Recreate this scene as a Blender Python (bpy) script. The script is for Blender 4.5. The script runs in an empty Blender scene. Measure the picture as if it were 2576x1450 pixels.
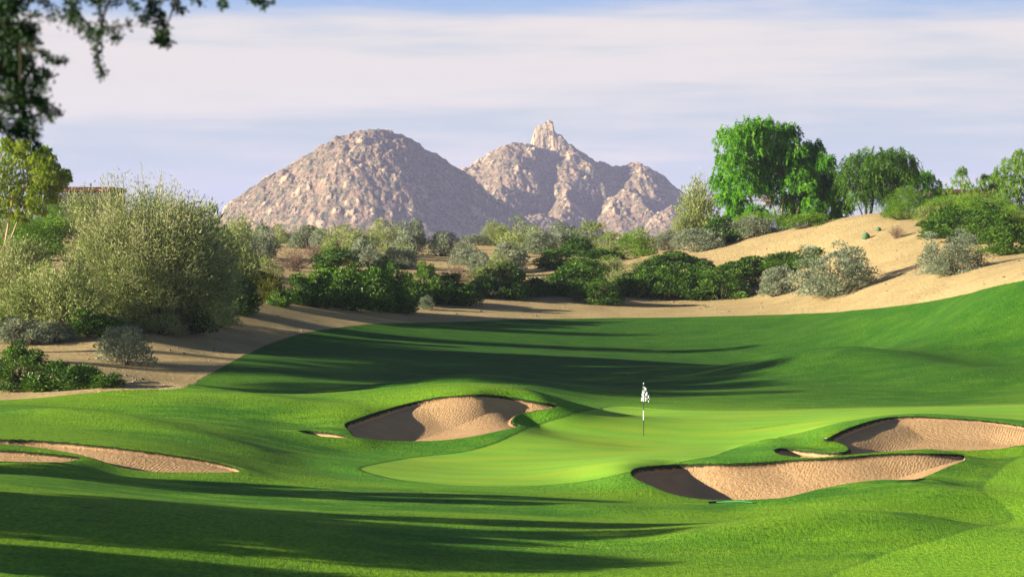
import bpy, math, random
import numpy as np
from mathutils import Vector, Matrix

# ------------------------------------------------------------------ camera numbers
PW, F = 2576.0, 80.0 / 36.0 * 2576.0          # traced picture width, focal length in its pixels
CAMZ, HOR = 8.5, 580.0
PITCH = math.atan((725.0 - HOR) / F)
SUN_EL, SUN_AZ = math.radians(14.5), math.radians(-15.0)   # sun from the left, turned slightly beyond the camera plane
col = bpy.context.scene.collection
rng = np.random.default_rng(7)

def raydir(px, py):
    px = np.asarray(px, float); py = np.asarray(py, float)
    X = (px - 1288.0) / F; U = (725.0 - py) / F
    c, s = math.cos(PITCH), math.sin(PITCH)
    return np.stack([X, c + s * U, -s + c * U], -1)

def at(px, py, d):
    r = raydir(px, py)
    t = np.asarray(d, float) / r[..., 1]
    p = r * t[..., None]
    p[..., 2] += CAMZ
    return p

# ------------------------------------------------------------------ small noise library
def hash2(ix, iy, seed):
    n = (ix.astype(np.int64) * 374761393 + iy.astype(np.int64) * 668265263 + seed * 974711) & 0x7fffffff
    n = ((n ^ (n >> 13)) * 1274126177) & 0x7fffffff
    return ((n ^ (n >> 16)) & 0xffffff) / float(0xffffff)

def vnoise(x, y, seed=0):
    ix, iy = np.floor(x), np.floor(y)
    fx, fy = x - ix, y - iy
    fx = fx * fx * (3 - 2 * fx); fy = fy * fy * (3 - 2 * fy)
    a = hash2(ix, iy, seed); b = hash2(ix + 1, iy, seed)
    c = hash2(ix, iy + 1, seed); d = hash2(ix + 1, iy + 1, seed)
    return (a + (b - a) * fx) * (1 - fy) + (c + (d - c) * fx) * fy

def fbm(x, y, octv=4, seed=0, gain=.5):
    s = 0.0; a = 1.0; t = 0.0
    for o in range(octv):
        s = s + a * (vnoise(x, y, seed + o * 17) * 2 - 1); t += a
        x = x * 2.03 + 11.7; y = y * 2.03 + 5.3; a *= gain
    return s / t

def cellular(x, y, seed=0):
    ix, iy = np.floor(x), np.floor(y)
    best = np.full(np.shape(x), 9.0); val = np.zeros(np.shape(x))
    for dx in (-1, 0, 1):
        for dy in (-1, 0, 1):
            cx, cy = ix + dx, iy + dy
            px = cx + hash2(cx, cy, seed); py = cy + hash2(cx, cy, seed + 5)
            d = np.hypot(px - x, py - y)
            m = d < best
            best = np.where(m, d, best); val = np.where(m, hash2(cx, cy, seed + 9), val)
    return best, val

def sstep(a, b, x):
    t = np.clip((x - a) / (b - a), 0, 1)
    return t * t * (3 - 2 * t)

# ------------------------------------------------------------------ terrain control points: traced x, y, distance in metres
CP = [
 (0,1450,44),(700,1450,48),(1288,1450,50),(1900,1450,50),(2576,1450,50),
 (0,1300,50),(600,1330,52),(1200,1370,54),(1700,1390,55),(2200,1335,58),(2576,1330,60),
 (0,1200,60),(400,1240,62),(900,1250,66),(1288,1250,68),(1700,1290,66),
 (2000,1290,64),(2230,1216,69),(2450,1290,64),(2000,1250,69),(2576,1240,70),(2400,1235,66),
 # left bunker surroundings
 (300,1192,68.5),(450,1197,69),(600,1196,70),(0,1108,72),(200,1121,72),(300,1128,72),(500,1158,72),(640,1190,71.5),(-150,1180,64),(-150,1100,72),(0,1172,65),(150,1172,66),
 # low ridge running down from the left
 (0,1020,90),(200,1066,83),(450,1100,80),(700,1150,78),(850,1185,77),
 (300,1040,90),(600,1070,88),(500,1012,95),
 # mound crest in front of the sand
 (0,1004,97),(200,985,99),(400,976,99),(600,1004,98),(800,1063,93),
 (550,980,109),(800,1005,109),(1000,965,119),(700,935,119),(480,965,112),
 # middle bunker
 (870,1098,88.5),(750,1088,89),(900,1130,86),(1000,1118,88),(1200,1112,89.5),(900,1058,93),(1050,1015,95.5),(1200,995,96),
 (1350,1008,96.8),(1425,1026,97.2),(1200,978,105),(1200,950,117),(1330,1050,96),(1300,1085,92),
 # green
 (905,1178,78),(1288,1180,80),(1600,1125,90),(1617,1095,94),(1500,1040,104),(1700,1032,106),(2000,1032,104.5),(2400,1022,104),
 (2576,1017,104),(2000,1098,91),(1720,1195,76.5),(1500,1000,113),(1400,1110,90),
 # right bunkers
 (2300,1048,92),(2150,1071,90),(2500,1062,91.5),(2576,1072,91),(2200,1152,85),(2500,1146,86),(1950,1130,86),(2040,1110,88.5),
 (1650,1176,77),(1800,1170,77),(1950,1167,77.5),(2100,1160,78),(2350,1137,80.5),(1850,1268,71.5),(1700,1252,72),(2000,1256,72),(2100,1235,72.5),(2300,1212,74),(1570,1195,76),(2480,1160,80),
 (2576,1150,82),(2500,1200,75),
 # hollow and slopes behind
 (1600,965,128),(1500,900,146),(1300,860,156),(1288,905,140),(1000,880,142),(800,880,138),(620,900,130),
 (2080,908,134),(2080,985,118),(2300,945,126),(2576,975,118),(2576,860,133),(2300,850,147),(2000,850,158),(1800,920,138),(2200,885,140),
 # edge of the turf
 (0,1000,99),(470,972,112.5),(600,898,131),(700,856,142),(850,826,152),(1000,812,160),(1150,808,165),(1300,803,170),(1500,800,175),
 (1800,795,173),(2100,785,166),(2300,765,156),(2450,735,146),(2576,705,139),
 # sand and scrub slope
 (0,960,104),(0,900,116),(300,918,117),(150,870,126),(300,852,128),(450,830,135),(600,778,150),(750,765,160),
 (1000,775,171),(1150,765,177),(1500,758,187),(1900,752,187),(1800,690,200),(1500,690,203),(1500,640,226),(1500,612,262),
 (1200,690,203),(1000,690,198),(1200,645,226),(1000,640,222),(1200,612,262),(900,612,255),(760,650,210),(700,620,235),
 (600,700,175),(500,700,165),(300,700,165),(100,700,160),(300,600,235),(0,600,225),(100,560,260),(500,610,240),
 # right dune
 (1850,612,228),(1950,582,216),(2100,556,206),(2200,544,203),(2300,540,201),(2380,549,196),(2500,590,182),(2576,645,166),
 (1980,640,200),(2150,620,192),(2300,620,184),(2300,700,166),(2300,745,158),(2100,745,172),(1950,755,183),(2480,680,158),
 (2000,700,193),(1750,628,222),
]
ctrl = np.array([at(a, b, c) for a, b, c in CP])
extra = [  # world points outside the picture and behind the crest
 (-18,44,2.8),(-20,55,3.0),(-24,68,2.9),(-29,80,2.6),(-34,95,1.6),(-36,110,1.5),(-44,130,2.4),(-52,160,5.8),(-62,200,7.2),
 (18,50,1.3),(22,62,1.6),(27,80,1.6),(33,100,2.2),(38,120,4.5),(42,140,7.0),(50,165,8.6),(60,200,9.4),
 (-40,262,7.0),(0,285,6.6),(40,250,7.6),(60,250,7.0),(25,232,8.2),(35,232,8.6),(44,232,8.2),(-75,285,6.0),(75,285,6.0),
 (0,32,1.9),(-12,32,2.6),(12,32,1.9),
]
ctrl = np.vstack([ctrl, np.array(extra, float)])
# thin plate interpolation
def _k(r2): return r2 * np.log(r2 + 1e-9) * .5
SC = 0.01
cx, cy = ctrl[:, 0] * SC, ctrl[:, 1] * SC
n = len(cx)
K = _k((cx[:, None] - cx) ** 2 + (cy[:, None] - cy) ** 2) + np.eye(n) * 2e-5
P = np.stack([np.ones(n), cx, cy], 1)
A = np.zeros((n + 3, n + 3)); A[:n, :n] = K; A[:n, n:] = P; A[n:, :n] = P.T
sol = np.linalg.solve(A, np.concatenate([ctrl[:, 2], np.zeros(3)]))
wgt, lin = sol[:n], sol[n:]

SHOULDERS = []
for (px, py, d, rx, ry, hh) in [(1570, 1190, 75.0, 1.5, 3.2, .32), (860, 1062, 92.5, 1.7, 3.0, .28), (2085, 1100, 88.5, 1.6, 3.0, .30), (560, 1030, 93, 5, 4, .35), (1932, 1132, 87.8, 1.0, 1.6, .28),
                                (2120, 930, 131, 5, 5, .45), (2420, 962, 122, 4, 4, .30), (1250, 965, 113, 5, 4, .45), (2180, 1330, 58, 4, 2.5, .30), (1300, 1330, 59, 6, 3, .18),
                                (300, 1075, 84, 5, 3.0, .25)]:
    q_ = at(px, py, d); SHOULDERS.append((q_[0], q_[1], rx, ry, hh))

RIDGES = []
for pts, amp, wd in [
    ([(60,1020,92),(200,993,96),(400,979,98.5),(600,1008,97),(700,1037,95),(790,1064,92.5),(860,1088,90.5)], .34, 2.3),
    ([(-60,1008,92),(60,1032,88.5),(200,1064,84),(350,1086,81.5),(500,1108,80),(650,1138,78.5),(800,1172,77.5)], .22, 1.9),
    ([(1780,915,137),(1900,906,135),(2080,905,133.5),(2250,915,130),(2420,945,124),(2580,985,117)], .55, 3.4),
    ([(850,988,111),(980,968,112),(1120,962,112),(1280,966,112)], .32, 2.8),
    ([(1900,1275,70),(2050,1240,71),(2200,1220,71.5),(2330,1220,71.5),(2440,1240,70)], .20, 1.6),
    ([(1500,1430,53),(1800,1370,56),(2050,1325,58.5),(2300,1300,60),(2500,1296,60.5)], .22, 1.7),
    ([(1400,1300,63),(1560,1262,66),(1700,1285,66),(1850,1300,65)], .14, 1.8),
    ([(500,930,127),(700,905,130),(900,895,133),(1100,905,133)], .30, 3.5)]:
    w_ = np.array([at(*p)[:2] for p in pts]); RIDGES.append((w_, amp, wd))

def ridge_height(x, y):
    out = np.zeros(x.shape)
    for w_, amp, wd in RIDGES:
        m = (x > w_[:, 0].min() - 3 * wd) & (x < w_[:, 0].max() + 3 * wd) & (y > w_[:, 1].min() - 3 * wd) & (y < w_[:, 1].max() + 3 * wd)
        if not m.any(): continue
        X, Y = x[m], y[m]; best = np.full(X.shape, 1e9); par = np.zeros(X.shape); n_ = len(w_) - 1
        for i in range(n_):
            d_ = w_[i + 1] - w_[i]; t = np.clip(((X - w_[i][0]) * d_[0] + (Y - w_[i][1]) * d_[1]) / (d_ @ d_), 0, 1)
            q = (X - w_[i][0] - t * d_[0]) ** 2 + (Y - w_[i][1] - t * d_[1]) ** 2
            k = q < best; best = np.where(k, q, best); par = np.where(k, (i + t) / n_, par)
        out[m] += amp * np.exp(-best / wd ** 2) * sstep(0, .3, par) * sstep(1, .7, par)
    return out

def base_z(x, y):
    x = np.asarray(x, float); y = np.asarray(y, float)
    shp = np.broadcast(x, y).shape
    xf = np.broadcast_to(x, shp).ravel(); yf = np.broadcast_to(y, shp).ravel()
    yc = np.clip(yf, 33, 285)
    xc = np.clip(xf, -.34 * np.maximum(yc, 40) - 3, .34 * np.maximum(yc, 40) + 3)
    out = np.empty(len(xf))
    for i in range(0, len(xf), 40000):
        a, b = xc[i:i + 40000] * SC, yc[i:i + 40000] * SC
        k = _k((a[:, None] - cx) ** 2 + (b[:, None] - cy) ** 2)
        out[i:i + 40000] = k @ wgt + lin[0] + lin[1] * a + lin[2] * b
    out = np.clip(out, -1.2, 10.5)
    # rising knoll under the camera
    t = sstep(42, 6, yf)
    out = out * (1 - t) + (6.6 - .004 * np.abs(xf)) * t
    # the plain beyond the crest
    f = sstep(290, 620, yf)
    out = out * (1 - f) + (-4.0) * f
    f2 = sstep(285, 300, yf)
    out = out + ridge_height(xf, yf)
    # raised shoulders left of the bunkers
    for (bx, by, rx, ry, hh) in SHOULDERS:
        out = out + hh * np.exp(-(((xf - bx) / rx) ** 2 + ((yf - by) / ry) ** 2))
    # gentle undulation
    out = out + .035 * fbm(xf / 4.1, yf / 4.7, 3, 3) * sstep(40, 60, yf)
    out = out + .20 * fbm(xf / 9., yf / 11., 3, 33) * sstep(165, 200, yf)
    return out.reshape(shp)

def hit(px, py, zfun=base_z, d0=36., d1=330., steps=1500):
    """first point of the terrain that each picture ray meets"""
    px = np.atleast_1d(np.asarray(px, float)); py = np.atleast_1d(np.asarray(py, float))
    D = np.exp(np.linspace(math.log(d0), math.log(d1), steps))
    r = raydir(px, py)
    res = np.zeros((len(px), 3))
    for i in range(len(px)):
        t = D / r[i, 1]
        X = r[i, 0] * t; Z = CAMZ + r[i, 2] * t
        g = zfun(X, D)
        b = np.nonzero(Z < g)[0]
        k = b[0] if len(b) else steps - 1
        if k > 0 and len(b):
            f = (Z[k - 1] - g[k - 1]) / ((Z[k - 1] - g[k - 1]) - (Z[k] - g[k]) + 1e-9)
        else: f = 0; k = max(k, 1)
        d = D[k - 1] + (D[k] - D[k - 1]) * f
        res[i] = (r[i, 0] / r[i, 1] * d, d, g[k - 1] + (g[k] - g[k - 1]) * f)
    return res

# ------------------------------------------------------------------ zones drawn on the ground (polygons in metres, found by casting the traced outline)
def smooth_closed(pts, k=6):
    pts = np.array(pts, float); n = len(pts); out = []
    for i in range(n):
        p0, p1, p2, p3 = pts[i - 1], pts[i], pts[(i + 1) % n], pts[(i + 2) % n]
        for j in range(k):
            t = j / k
            out.append(.5 * ((2 * p1) + (-p0 + p2) * t + (2 * p0 - 5 * p1 + 4 * p2 - p3) * t * t + (-p0 + 3 * p1 - 3 * p2 + p3) * t ** 3))
    return np.array(out)

def ground_poly(px_pts, k=5):
    s = smooth_closed(px_pts, k)
    return hit(s[:, 0], s[:, 1])[:, :2]

def sdf(poly, x, y, reach=6.0):
    """signed distance (inside positive), only computed near the polygon"""
    out = np.full(x.shape, -reach)
    lo, hi = poly.min(0) - reach, poly.max(0) + reach
    m = (x > lo[0]) & (x < hi[0]) & (y > lo[1]) & (y < hi[1])
    if not m.any(): return out
    X, Y = x[m], y[m]
    best = np.full(X.shape, 1e9); ins = np.zeros(X.shape, bool)
    n = len(poly)
    for i in range(n):
        ax, ay = poly[i]; bx, by = poly[(i + 1) % n]
        dx, dy = bx - ax, by - ay
        L = dx * dx + dy * dy + 1e-12
        t = np.clip(((X - ax) * dx + (Y - ay) * dy) / L, 0, 1)
        best = np.minimum(best, (X - ax - t * dx) ** 2 + (Y - ay - t * dy) ** 2)
        c = ((ay > Y) != (by > Y)) & (X < (bx - ax) * (Y - ay) / (by - ay + 1e-12) + ax)
        ins ^= c
    d = np.sqrt(best)
    out[m] = np.clip(np.where(ins, d, -d), -reach, None)
    return out

BUNKERS = [
 # long bunker on the left, open lobe
 [(-260,1085),(-120,1103),(0,1110),(100,1113),(200,1121),(350,1138),(500,1160),(580,1177),(609,1188),(590,1194),(500,1195),(400,1194),(310,1186),(240,1168),(150,1146),(60,1131),(-60,1122),(-240,1112)],
 # its nearer, narrow lobe
 [(-260,1125),(-100,1132),(0,1139),(80,1147),(150,1156),(208,1166),(160,1170),(60,1169),(-100,1165),(-260,1160)],
 # middle bunker
 [(868,1072),(900,1058),(960,1038),(1030,1018),(1100,1003),(1180,997),(1260,1000),(1340,1012),(1408,1026),(1370,1034),(1310,1045),(1292,1058),(1290,1069),(1306,1077),(1240,1092),(1180,1104),(1100,1113),(1000,1114),(930,1112),(893,1110),(880,1092)],
 # small dark lip left of it
 [(752,1090),(790,1089),(835,1097),(880,1110),(885,1113),(850,1110),(800,1102)],
 # upper right bunker
 [(2082,1109),(2120,1088),(2170,1070),(2230,1055),(2300,1051),(2400,1056),(2500,1064),(2600,1078),(2720,1092),(2760,1105),(2690,1118),(2576,1124),(2520,1133),(2440,1138),(2330,1138),(2230,1148),(2130,1157),(2040,1164),(1990,1158),(1958,1148),(1948,1137),(1968,1132),(2010,1135),(2070,1142),(2118,1143),(2136,1136),(2125,1124),(2098,1114)],
 # lower right bunker
 [(1588,1196),(1600,1184),(1650,1177),(1750,1171),(1850,1170),(1950,1168),(2080,1165),(2200,1155),(2300,1150),(2390,1150),(2430,1154),(2428,1163),(2390,1178),(2320,1208),(2290,1214),(2220,1213),(2140,1222),(2060,1237),(1980,1257),(1930,1262),(1850,1264),(1770,1262),(1690,1248),(1630,1224),(1600,1210)],
]
GREEN = [(905,1177),(960,1163),(1050,1148),(1150,1138),(1230,1120),(1300,1093),(1360,1068),(1430,1048),(1490,1030),(1560,1021),(1700,1030),(1850,1032),(2000,1030),(2200,1025),(2400,1021),(2620,1016),(2750,1018),(2700,1060),(2500,1052),(2350,1040),(2230,1044),(2120,1062),(2000,1090),(1900,1110),(1850,1125),(1780,1150),(1690,1172),(1600,1190),(1500,1207),(1400,1217),(1288,1222),(1150,1220),(1020,1208),(940,1192)]
FAIRWAY = [(2541,1160),(2500,1195),(2466,1228),(2510,1262),(2538,1290),(2536,1312),(2450,1326),(2370,1350),(2260,1380),(2150,1420),(2080,1460),(2100,1600),(2900,1600),(3000,1300),(2800,1150),(2640,1130)]
TURF_EDGE = [(-700,1022),(-300,1012),(0,1006),(100,1000),(200,990),(290,981),(380,979),(460,978),(500,955),(550,928),(600,900),(650,876),(700,855),(760,838),(850,823),(950,813),(1050,811),(1150,809),(1300,803),(1500,799),(1650,798),(1800,795),(1950,791),(2100,784),(2200,776),(2300,764),(2380,750),(2450,733),(2520,716),(2600,700),(2750,670),(3000,640)]
# ------------------------------------------------------------------ materials
def new_mat(name):
    m = bpy.data.materials.new(name); m.use_nodes = True
    nt = m.node_tree; nt.nodes.clear()
    out = nt.nodes.new('ShaderNodeOutputMaterial')
    return m, nt, out

class NB:
    """small node building helper"""
    def __init__(s, nt): s.nt = nt
    def n(s, t, **k):
        nd = s.nt.nodes.new(t)
        for a, b in k.items(): setattr(nd, a, b)
        return nd
    def l(s, a, b): s.nt.links.new(a, b)
    def put(s, sock, v):
        if hasattr(v, 'links') or isinstance(v, bpy.types.NodeSocket): s.l(v, sock)
        else: sock.default_value = v
    def attr(s, name):
        return s.n('ShaderNodeAttribute', attribute_name=name).outputs['Fac']
    def math(s, op, a, b=0.0, c=0.0):
        m = s.n('ShaderNodeMath', operation=op); s.put(m.inputs[0], a); s.put(m.inputs[1], b); s.put(m.inputs[2], c)
        return m.outputs[0]
    def noise(s, vec, scale, detail=3, rough=.55, dim='3D'):
        m = s.n('ShaderNodeTexNoise', noise_dimensions=dim); s.l(vec, m.inputs['Vector'])
        m.inputs['Scale'].default_value = scale; m.inputs['Detail'].default_value = detail; m.inputs['Roughness'].default_value = rough
        return m.outputs['Fac']
    def mapping(s, vec, scale=(1, 1, 1), rot=(0, 0, 0)):
        m = s.n('ShaderNodeMapping'); s.l(vec, m.inputs['Vector']); m.inputs['Scale'].default_value = scale; m.inputs['Rotation'].default_value = rot
        return m.outputs[0]
    def mr(s, v, a, b, c=0., d=1., smooth=False):
        m = s.n('ShaderNodeMapRange', interpolation_type='SMOOTHSTEP' if smooth else 'LINEAR')
        s.put(m.inputs[0], v); m.inputs[1].default_value = a; m.inputs[2].default_value = b; m.inputs[3].default_value = c; m.inputs[4].default_value = d
        return m.outputs[0]
    def mix(s, f, a, b, bt='MIX'):
        m = s.n('ShaderNodeMix', data_type='RGBA', blend_type=bt)
        s.put(m.inputs[0], f)
        for sock, v in ((m.inputs[6], a), (m.inputs[7], b)):
            if isinstance(v, bpy.types.NodeSocket): s.l(v, sock)
            else: sock.default_value = (*v, 1)
        return m.outputs[2]
    def bump(s, h, strength, dist, normal=None):
        b = s.n('ShaderNodeBump'); s.put(b.inputs['Strength'], strength); b.inputs['Distance'].default_value = dist; s.l(h, b.inputs['Height'])
        if normal is not None: s.l(normal, b.inputs['Normal'])
        return b.outputs[0]
    def bsdf(s, color, rough=.8, normal=None, spec=.3):
        p = s.n('ShaderNodeBsdfPrincipled'); s.put(p.inputs['Base Color'], color if isinstance(color, bpy.types.NodeSocket) else (*color, 1))
        s.put(p.inputs['Roughness'], rough); p.inputs['Specular IOR Level'].default_value = spec
        if normal is not None: s.l(normal, p.inputs['Normal'])
        return p.outputs[0]

def ground_material():
    m, nt, out = new_mat('turf_and_sand'); b = NB(nt)
    pos = b.n('ShaderNodeNewGeometry').outputs['Position']
    bk, tf, gr, fw, cut = b.attr('bunker'), b.attr('turf'), b.attr('green'), b.attr('fairway'), b.attr('cut')
    # ---- grass
    fine = b.noise(b.mapping(pos, (1, .5, 1)), 9.0, 4, .7)
    tiny = b.noise(b.mapping(pos, (1, .35, 1)), 34.0, 2, .7)
    mid = b.noise(b.mapping(pos, (.5, 1, 1)), .8, 4, .6)
    big = b.noise(b.mapping(pos, (.6, 1, 1)), .13, 3, .5)
    rough_c = b.mix(b.mr(big, .42, .58), (.050, .172, .007), (.145, .285, .008))
    rough_c = b.mix(b.mr(mid, .46, .70), rough_c, (.155, .320, .012))
    dry = b.mr(b.noise(b.mapping(pos, (.35, 1, 1)), .42, 5, .65), .56, .74)
    rough_c = b.mix(b.math('MULTIPLY', dry, .5), rough_c, (.17, .21, .035))
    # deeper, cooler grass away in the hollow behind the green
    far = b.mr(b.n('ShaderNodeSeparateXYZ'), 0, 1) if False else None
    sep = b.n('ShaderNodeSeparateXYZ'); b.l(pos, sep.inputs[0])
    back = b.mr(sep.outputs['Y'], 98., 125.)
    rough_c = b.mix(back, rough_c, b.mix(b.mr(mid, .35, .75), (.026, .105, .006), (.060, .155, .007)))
    # putting green : smoother, lighter, faint mowing stripes
    blot = b.noise(b.mapping(pos, (.7, 1, 1)), 2.6, 5, .75)
    rough_c = b.mix(b.mr(blot, .44, .30), rough_c, (.030, .125, .008))
    rough_c = b.mix(b.math('MULTIPLY', b.mr(blot, .60, .72), .6), rough_c, (.19, .29, .03))
    stripe = b.n('ShaderNodeTexWave', wave_type='BANDS', bands_direction='Y')
    b.l(b.mapping(pos, (1, 1, 1), (0, 0, .42)), stripe.inputs['Vector']); stripe.inputs['Scale'].default_value = .16; stripe.inputs['Distortion'].default_value = 1.2
    green_c = b.mix(b.mr(stripe.outputs['Fac'], .3, .7), (.185, .392, .028), (.212, .418, .032))
    green_c = b.mix(b.mr(b.noise(b.mapping(pos, (.3, 1, 1)), .5, 3), .45, .7), green_c, (.30, .43, .025))
    fair_c = b.mix(b.mr(mid, .35, .7), (.15, .335, .012), (.215, .395, .016))
    jit = b.math('MULTIPLY', b.math('SUBTRACT', fine, .5), .25)
    gm = b.mr(b.math('ADD', gr, jit), -.05, .08)
    collar = b.mr(b.math('ADD', gr, jit), -2.2, -1.9)
    fm = b.mr(b.math('ADD', fw, jit), -.1, .1)
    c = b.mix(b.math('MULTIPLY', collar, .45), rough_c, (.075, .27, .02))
    c = b.mix(fm, c, fair_c)
    c = b.mix(gm, c, green_c)
    # yellowed seam along the far edge of the green
    seam = b.math('MULTIPLY', b.mr(b.math('ABSOLUTE', b.math('ADD', gr, .7)), .9, .2), b.mr(sep.outputs['Y'], 99., 102.))
    seam = b.math('MULTIPLY', seam, b.mr(sep.outputs['X'], 3., 12.))
    c = b.mix(b.math('MULTIPLY', seam, .6), c, (.26, .25, .03))
    # grain of the blades
    gr_amt = b.mix(gm, (1, 1, 1), (.35, .35, .35))
    grain = b.math('ADD', b.mr(fine, .25, .75, .50, 1.48), b.mr(tiny, .25, .75, -.30, .30))
    grain = b.math('ADD', 1.0, b.math('MULTIPLY', b.math('SUBTRACT', grain, 1.0), b.mr(gm, 0, 1, .85, .18)))
    hs = b.n('ShaderNodeHueSaturation'); b.l(c, hs.inputs['Color']); b.l(grain, hs.inputs['Value'])
    c = hs.outputs[0]
    # mown boundary lines
    c = b.mix(b.math('MULTIPLY', b.mr(cut, .14, .03), .28), c, (.012, .055, .008))
    # ---- desert sand
    n1 = b.noise(pos, .35, 5, .6); n2 = b.noise(pos, 3.2, 4, .7); n3 = b.noise(pos, 14., 3, .7)
    des = b.mix(b.mr(n1, .35, .65), (.41, .305, .135), (.50, .38, .175))
    des = b.mix(b.mr(n2, .52, .75), des, (.34, .23, .11))
    des = b.mix(b.mr(b.noise(pos, 1.3, 5, .75), .58, .68), des, (.36, .27, .15))
    peb = b.n('ShaderNodeTexVoronoi', feature='F1'); b.l(pos, peb.inputs['Vector']); peb.inputs['Scale'].default_value = 2.6
    des = b.mix(b.math('MULTIPLY', b.mr(peb.outputs['Distance'], .14, .07), b.mr(n3, .5, .62)), des, (.24, .17, .10))
    farm = b.mr(sep.outputs['Y'], 330., 900.)
    des = b.mix(farm, des, b.mix(b.mr(b.noise(pos, .02, 5), .4, .6), (.16, .17, .085), (.30, .25, .14)))
    # ---- bunker sand
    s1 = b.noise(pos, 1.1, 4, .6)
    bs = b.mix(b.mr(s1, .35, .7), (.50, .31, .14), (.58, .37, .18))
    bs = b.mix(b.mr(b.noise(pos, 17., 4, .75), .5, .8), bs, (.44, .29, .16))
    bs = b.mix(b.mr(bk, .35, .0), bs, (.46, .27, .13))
    # ---- masks
    tm = b.mr(b.math('ADD', tf, b.math('MULTIPLY', b.math('SUBTRACT', fine, .5), .5)), -.06, .06)
    c = b.mix(tm, des, c)
    # turf lip: soil and grass painted dark for the shadow under the overhang
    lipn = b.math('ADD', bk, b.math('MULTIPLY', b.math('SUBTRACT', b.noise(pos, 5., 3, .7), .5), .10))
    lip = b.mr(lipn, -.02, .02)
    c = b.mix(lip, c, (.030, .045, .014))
    sandm = b.mr(lipn, .07, .11)
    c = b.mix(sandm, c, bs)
    # ---- relief of the surface
    wave = b.n('ShaderNodeTexWave', wave_type='BANDS', bands_direction='X')
    b.l(b.mapping(pos, (1, 1, 1), (0, 0, .35)), wave.inputs['Vector'])
    wave.inputs['Scale'].default_value = 3.0; wave.inputs['Distortion'].default_value = 4.0; wave.inputs['Detail'].default_value = 2.; wave.inputs['Detail Scale'].default_value = 1.2
    foot = b.noise(pos, 6.5, 4, .75)
    ripmask = b.mr(b.noise(pos, .22, 2), .42, .55)
    rip = b.math('ADD', b.math('MULTIPLY', b.math('MULTIPLY', wave.outputs['Fac'], ripmask), .0075), b.math('MULTIPLY', foot, .075))
    grh = b.math('MULTIPLY', b.math('ADD', fine, b.math('MULTIPLY', tiny, .5)), b.mr(gm, 0, 1, .06, .006))
    dsh = b.math('ADD', b.math('MULTIPLY', n2, .16), b.math('MULTIPLY', n3, .08))
    def mixf(f, a, c_):
        mm = b.n('ShaderNodeMix', data_type='FLOAT'); b.put(mm.inputs[0], f); b.put(mm.inputs[2], a); b.put(mm.inputs[3], c_); return mm.outputs[0]
    h = mixf(tm, dsh, grh); h = mixf(sandm, h, rip)
    nrm = b.bump(h, 1.0, 1.0)
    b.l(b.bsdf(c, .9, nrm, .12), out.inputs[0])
    return m

GROUND = ground_material()

# ------------------------------------------------------------------ object helpers
def tag(o, label=None, cat=None, group=None, kind=None):
    if label: o['label'] = label
    if cat: o['category'] = cat
    if group: o['group'] = group
    if kind: o['kind'] = kind
    return o

def np_mesh(name, V, Fc, mat=None, smooth=False, tint=None):
    V = np.ascontiguousarray(V, np.float32); Fc = np.ascontiguousarray(Fc, np.int32)
    me = bpy.data.meshes.new(name)
    k = Fc.shape[1]
    me.vertices.add(len(V)); me.vertices.foreach_set('co', V.ravel())
    me.loops.add(Fc.size); me.loops.foreach_set('vertex_index', Fc.ravel())
    me.polygons.add(len(Fc)); me.polygons.foreach_set('loop_start', np.arange(0, Fc.size, k, dtype=np.int32))
    me.polygons.foreach_set('loop_total', np.full(len(Fc), k, np.int32))
    me.polygons.foreach_set('use_smooth', np.full(len(Fc), bool(smooth)))
    if tint is not None:
        a = me.attributes.new('tint', 'FLOAT', 'POINT'); a.data.foreach_set('value', np.ascontiguousarray(tint, np.float32))
    me.update(calc_edges=True)
    if mat: me.materials.append(mat)
    return me

def link(name, me, parent=None, loc=None):
    o = bpy.data.objects.new(name, me); col.objects.link(o)
    if parent: o.parent = parent
    if loc is not None: o.location = loc
    return o

def empty(name, loc, rz=0.):
    o = bpy.data.objects.new(name, None); col.objects.link(o); o.location = loc; o.rotation_euler = (0, 0, rz)
    o.empty_display_size = .3
    return o

# ------------------------------------------------------------------ the terrain sheet
bpolys = [ground_poly(p) for p in BUNKERS]
gpoly = ground_poly(GREEN)
fpoly = ground_poly(FAIRWAY, 4)
te = np.array(TURF_EDGE, float)
tt = np.linspace(0, len(te) - 1, len(te) * 6)
te2 = np.stack([np.interp(tt, np.arange(len(te)), te[:, k]) for k in (0, 1)], 1)
tpoly = hit(te2[:, 0], te2[:, 1])[:, :2]
tpoly = np.vstack([tpoly, [(400, tpoly[-1, 1]), (400, -200), (-400, -200), (-400, tpoly[0, 1])]])
tp_in = tpoly[1:-4]
tp_in = np.stack([tp_in[:, 0], np.convolve(np.pad(tp_in[:, 1], 2, 'edge'), np.ones(5) / 5, 'valid')], 1)
tpoly[1:-4] = tp_in

DEPTH = [(.30, 2.2), (.14, 1.2), (.36, 2.8), (.10, .5), (.34, 2.2), (.38, 1.9)]
def zone_fields(X, Y):
    bk = np.full(X.shape, -6.0); bi = np.zeros(X.shape, int); drop = np.zeros(X.shape)
    for i, p in enumerate(bpolys):
        s = sdf(p, X, Y)
        m = s > bk
        bk = np.where(m, s, bk); bi = np.where(m, i, bi)
        D, w = DEPTH[i]
        xr = (X - p[:, 0].min()) / (p[:, 0].max() - p[:, 0].min())
        drop += np.where(s > 0, (.10 - .065 * sstep(.25, .7, xr)) * sstep(0, .16, s) + D * sstep(0, w, s), 0)
        drop -= np.where(s <= 0, .10 * np.exp(-(s / 1.1) ** 2), .10 * np.exp(-(s / .1) ** 2))
    return bk, bi, drop

def full_z(x, y):
    x = np.asarray(x, float); y = np.asarray(y, float)
    x, y = np.broadcast_arrays(x, y)
    return base_z(x, y) - zone_fields(x.ravel(), y.ravel())[2].reshape(x.shape)

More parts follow.
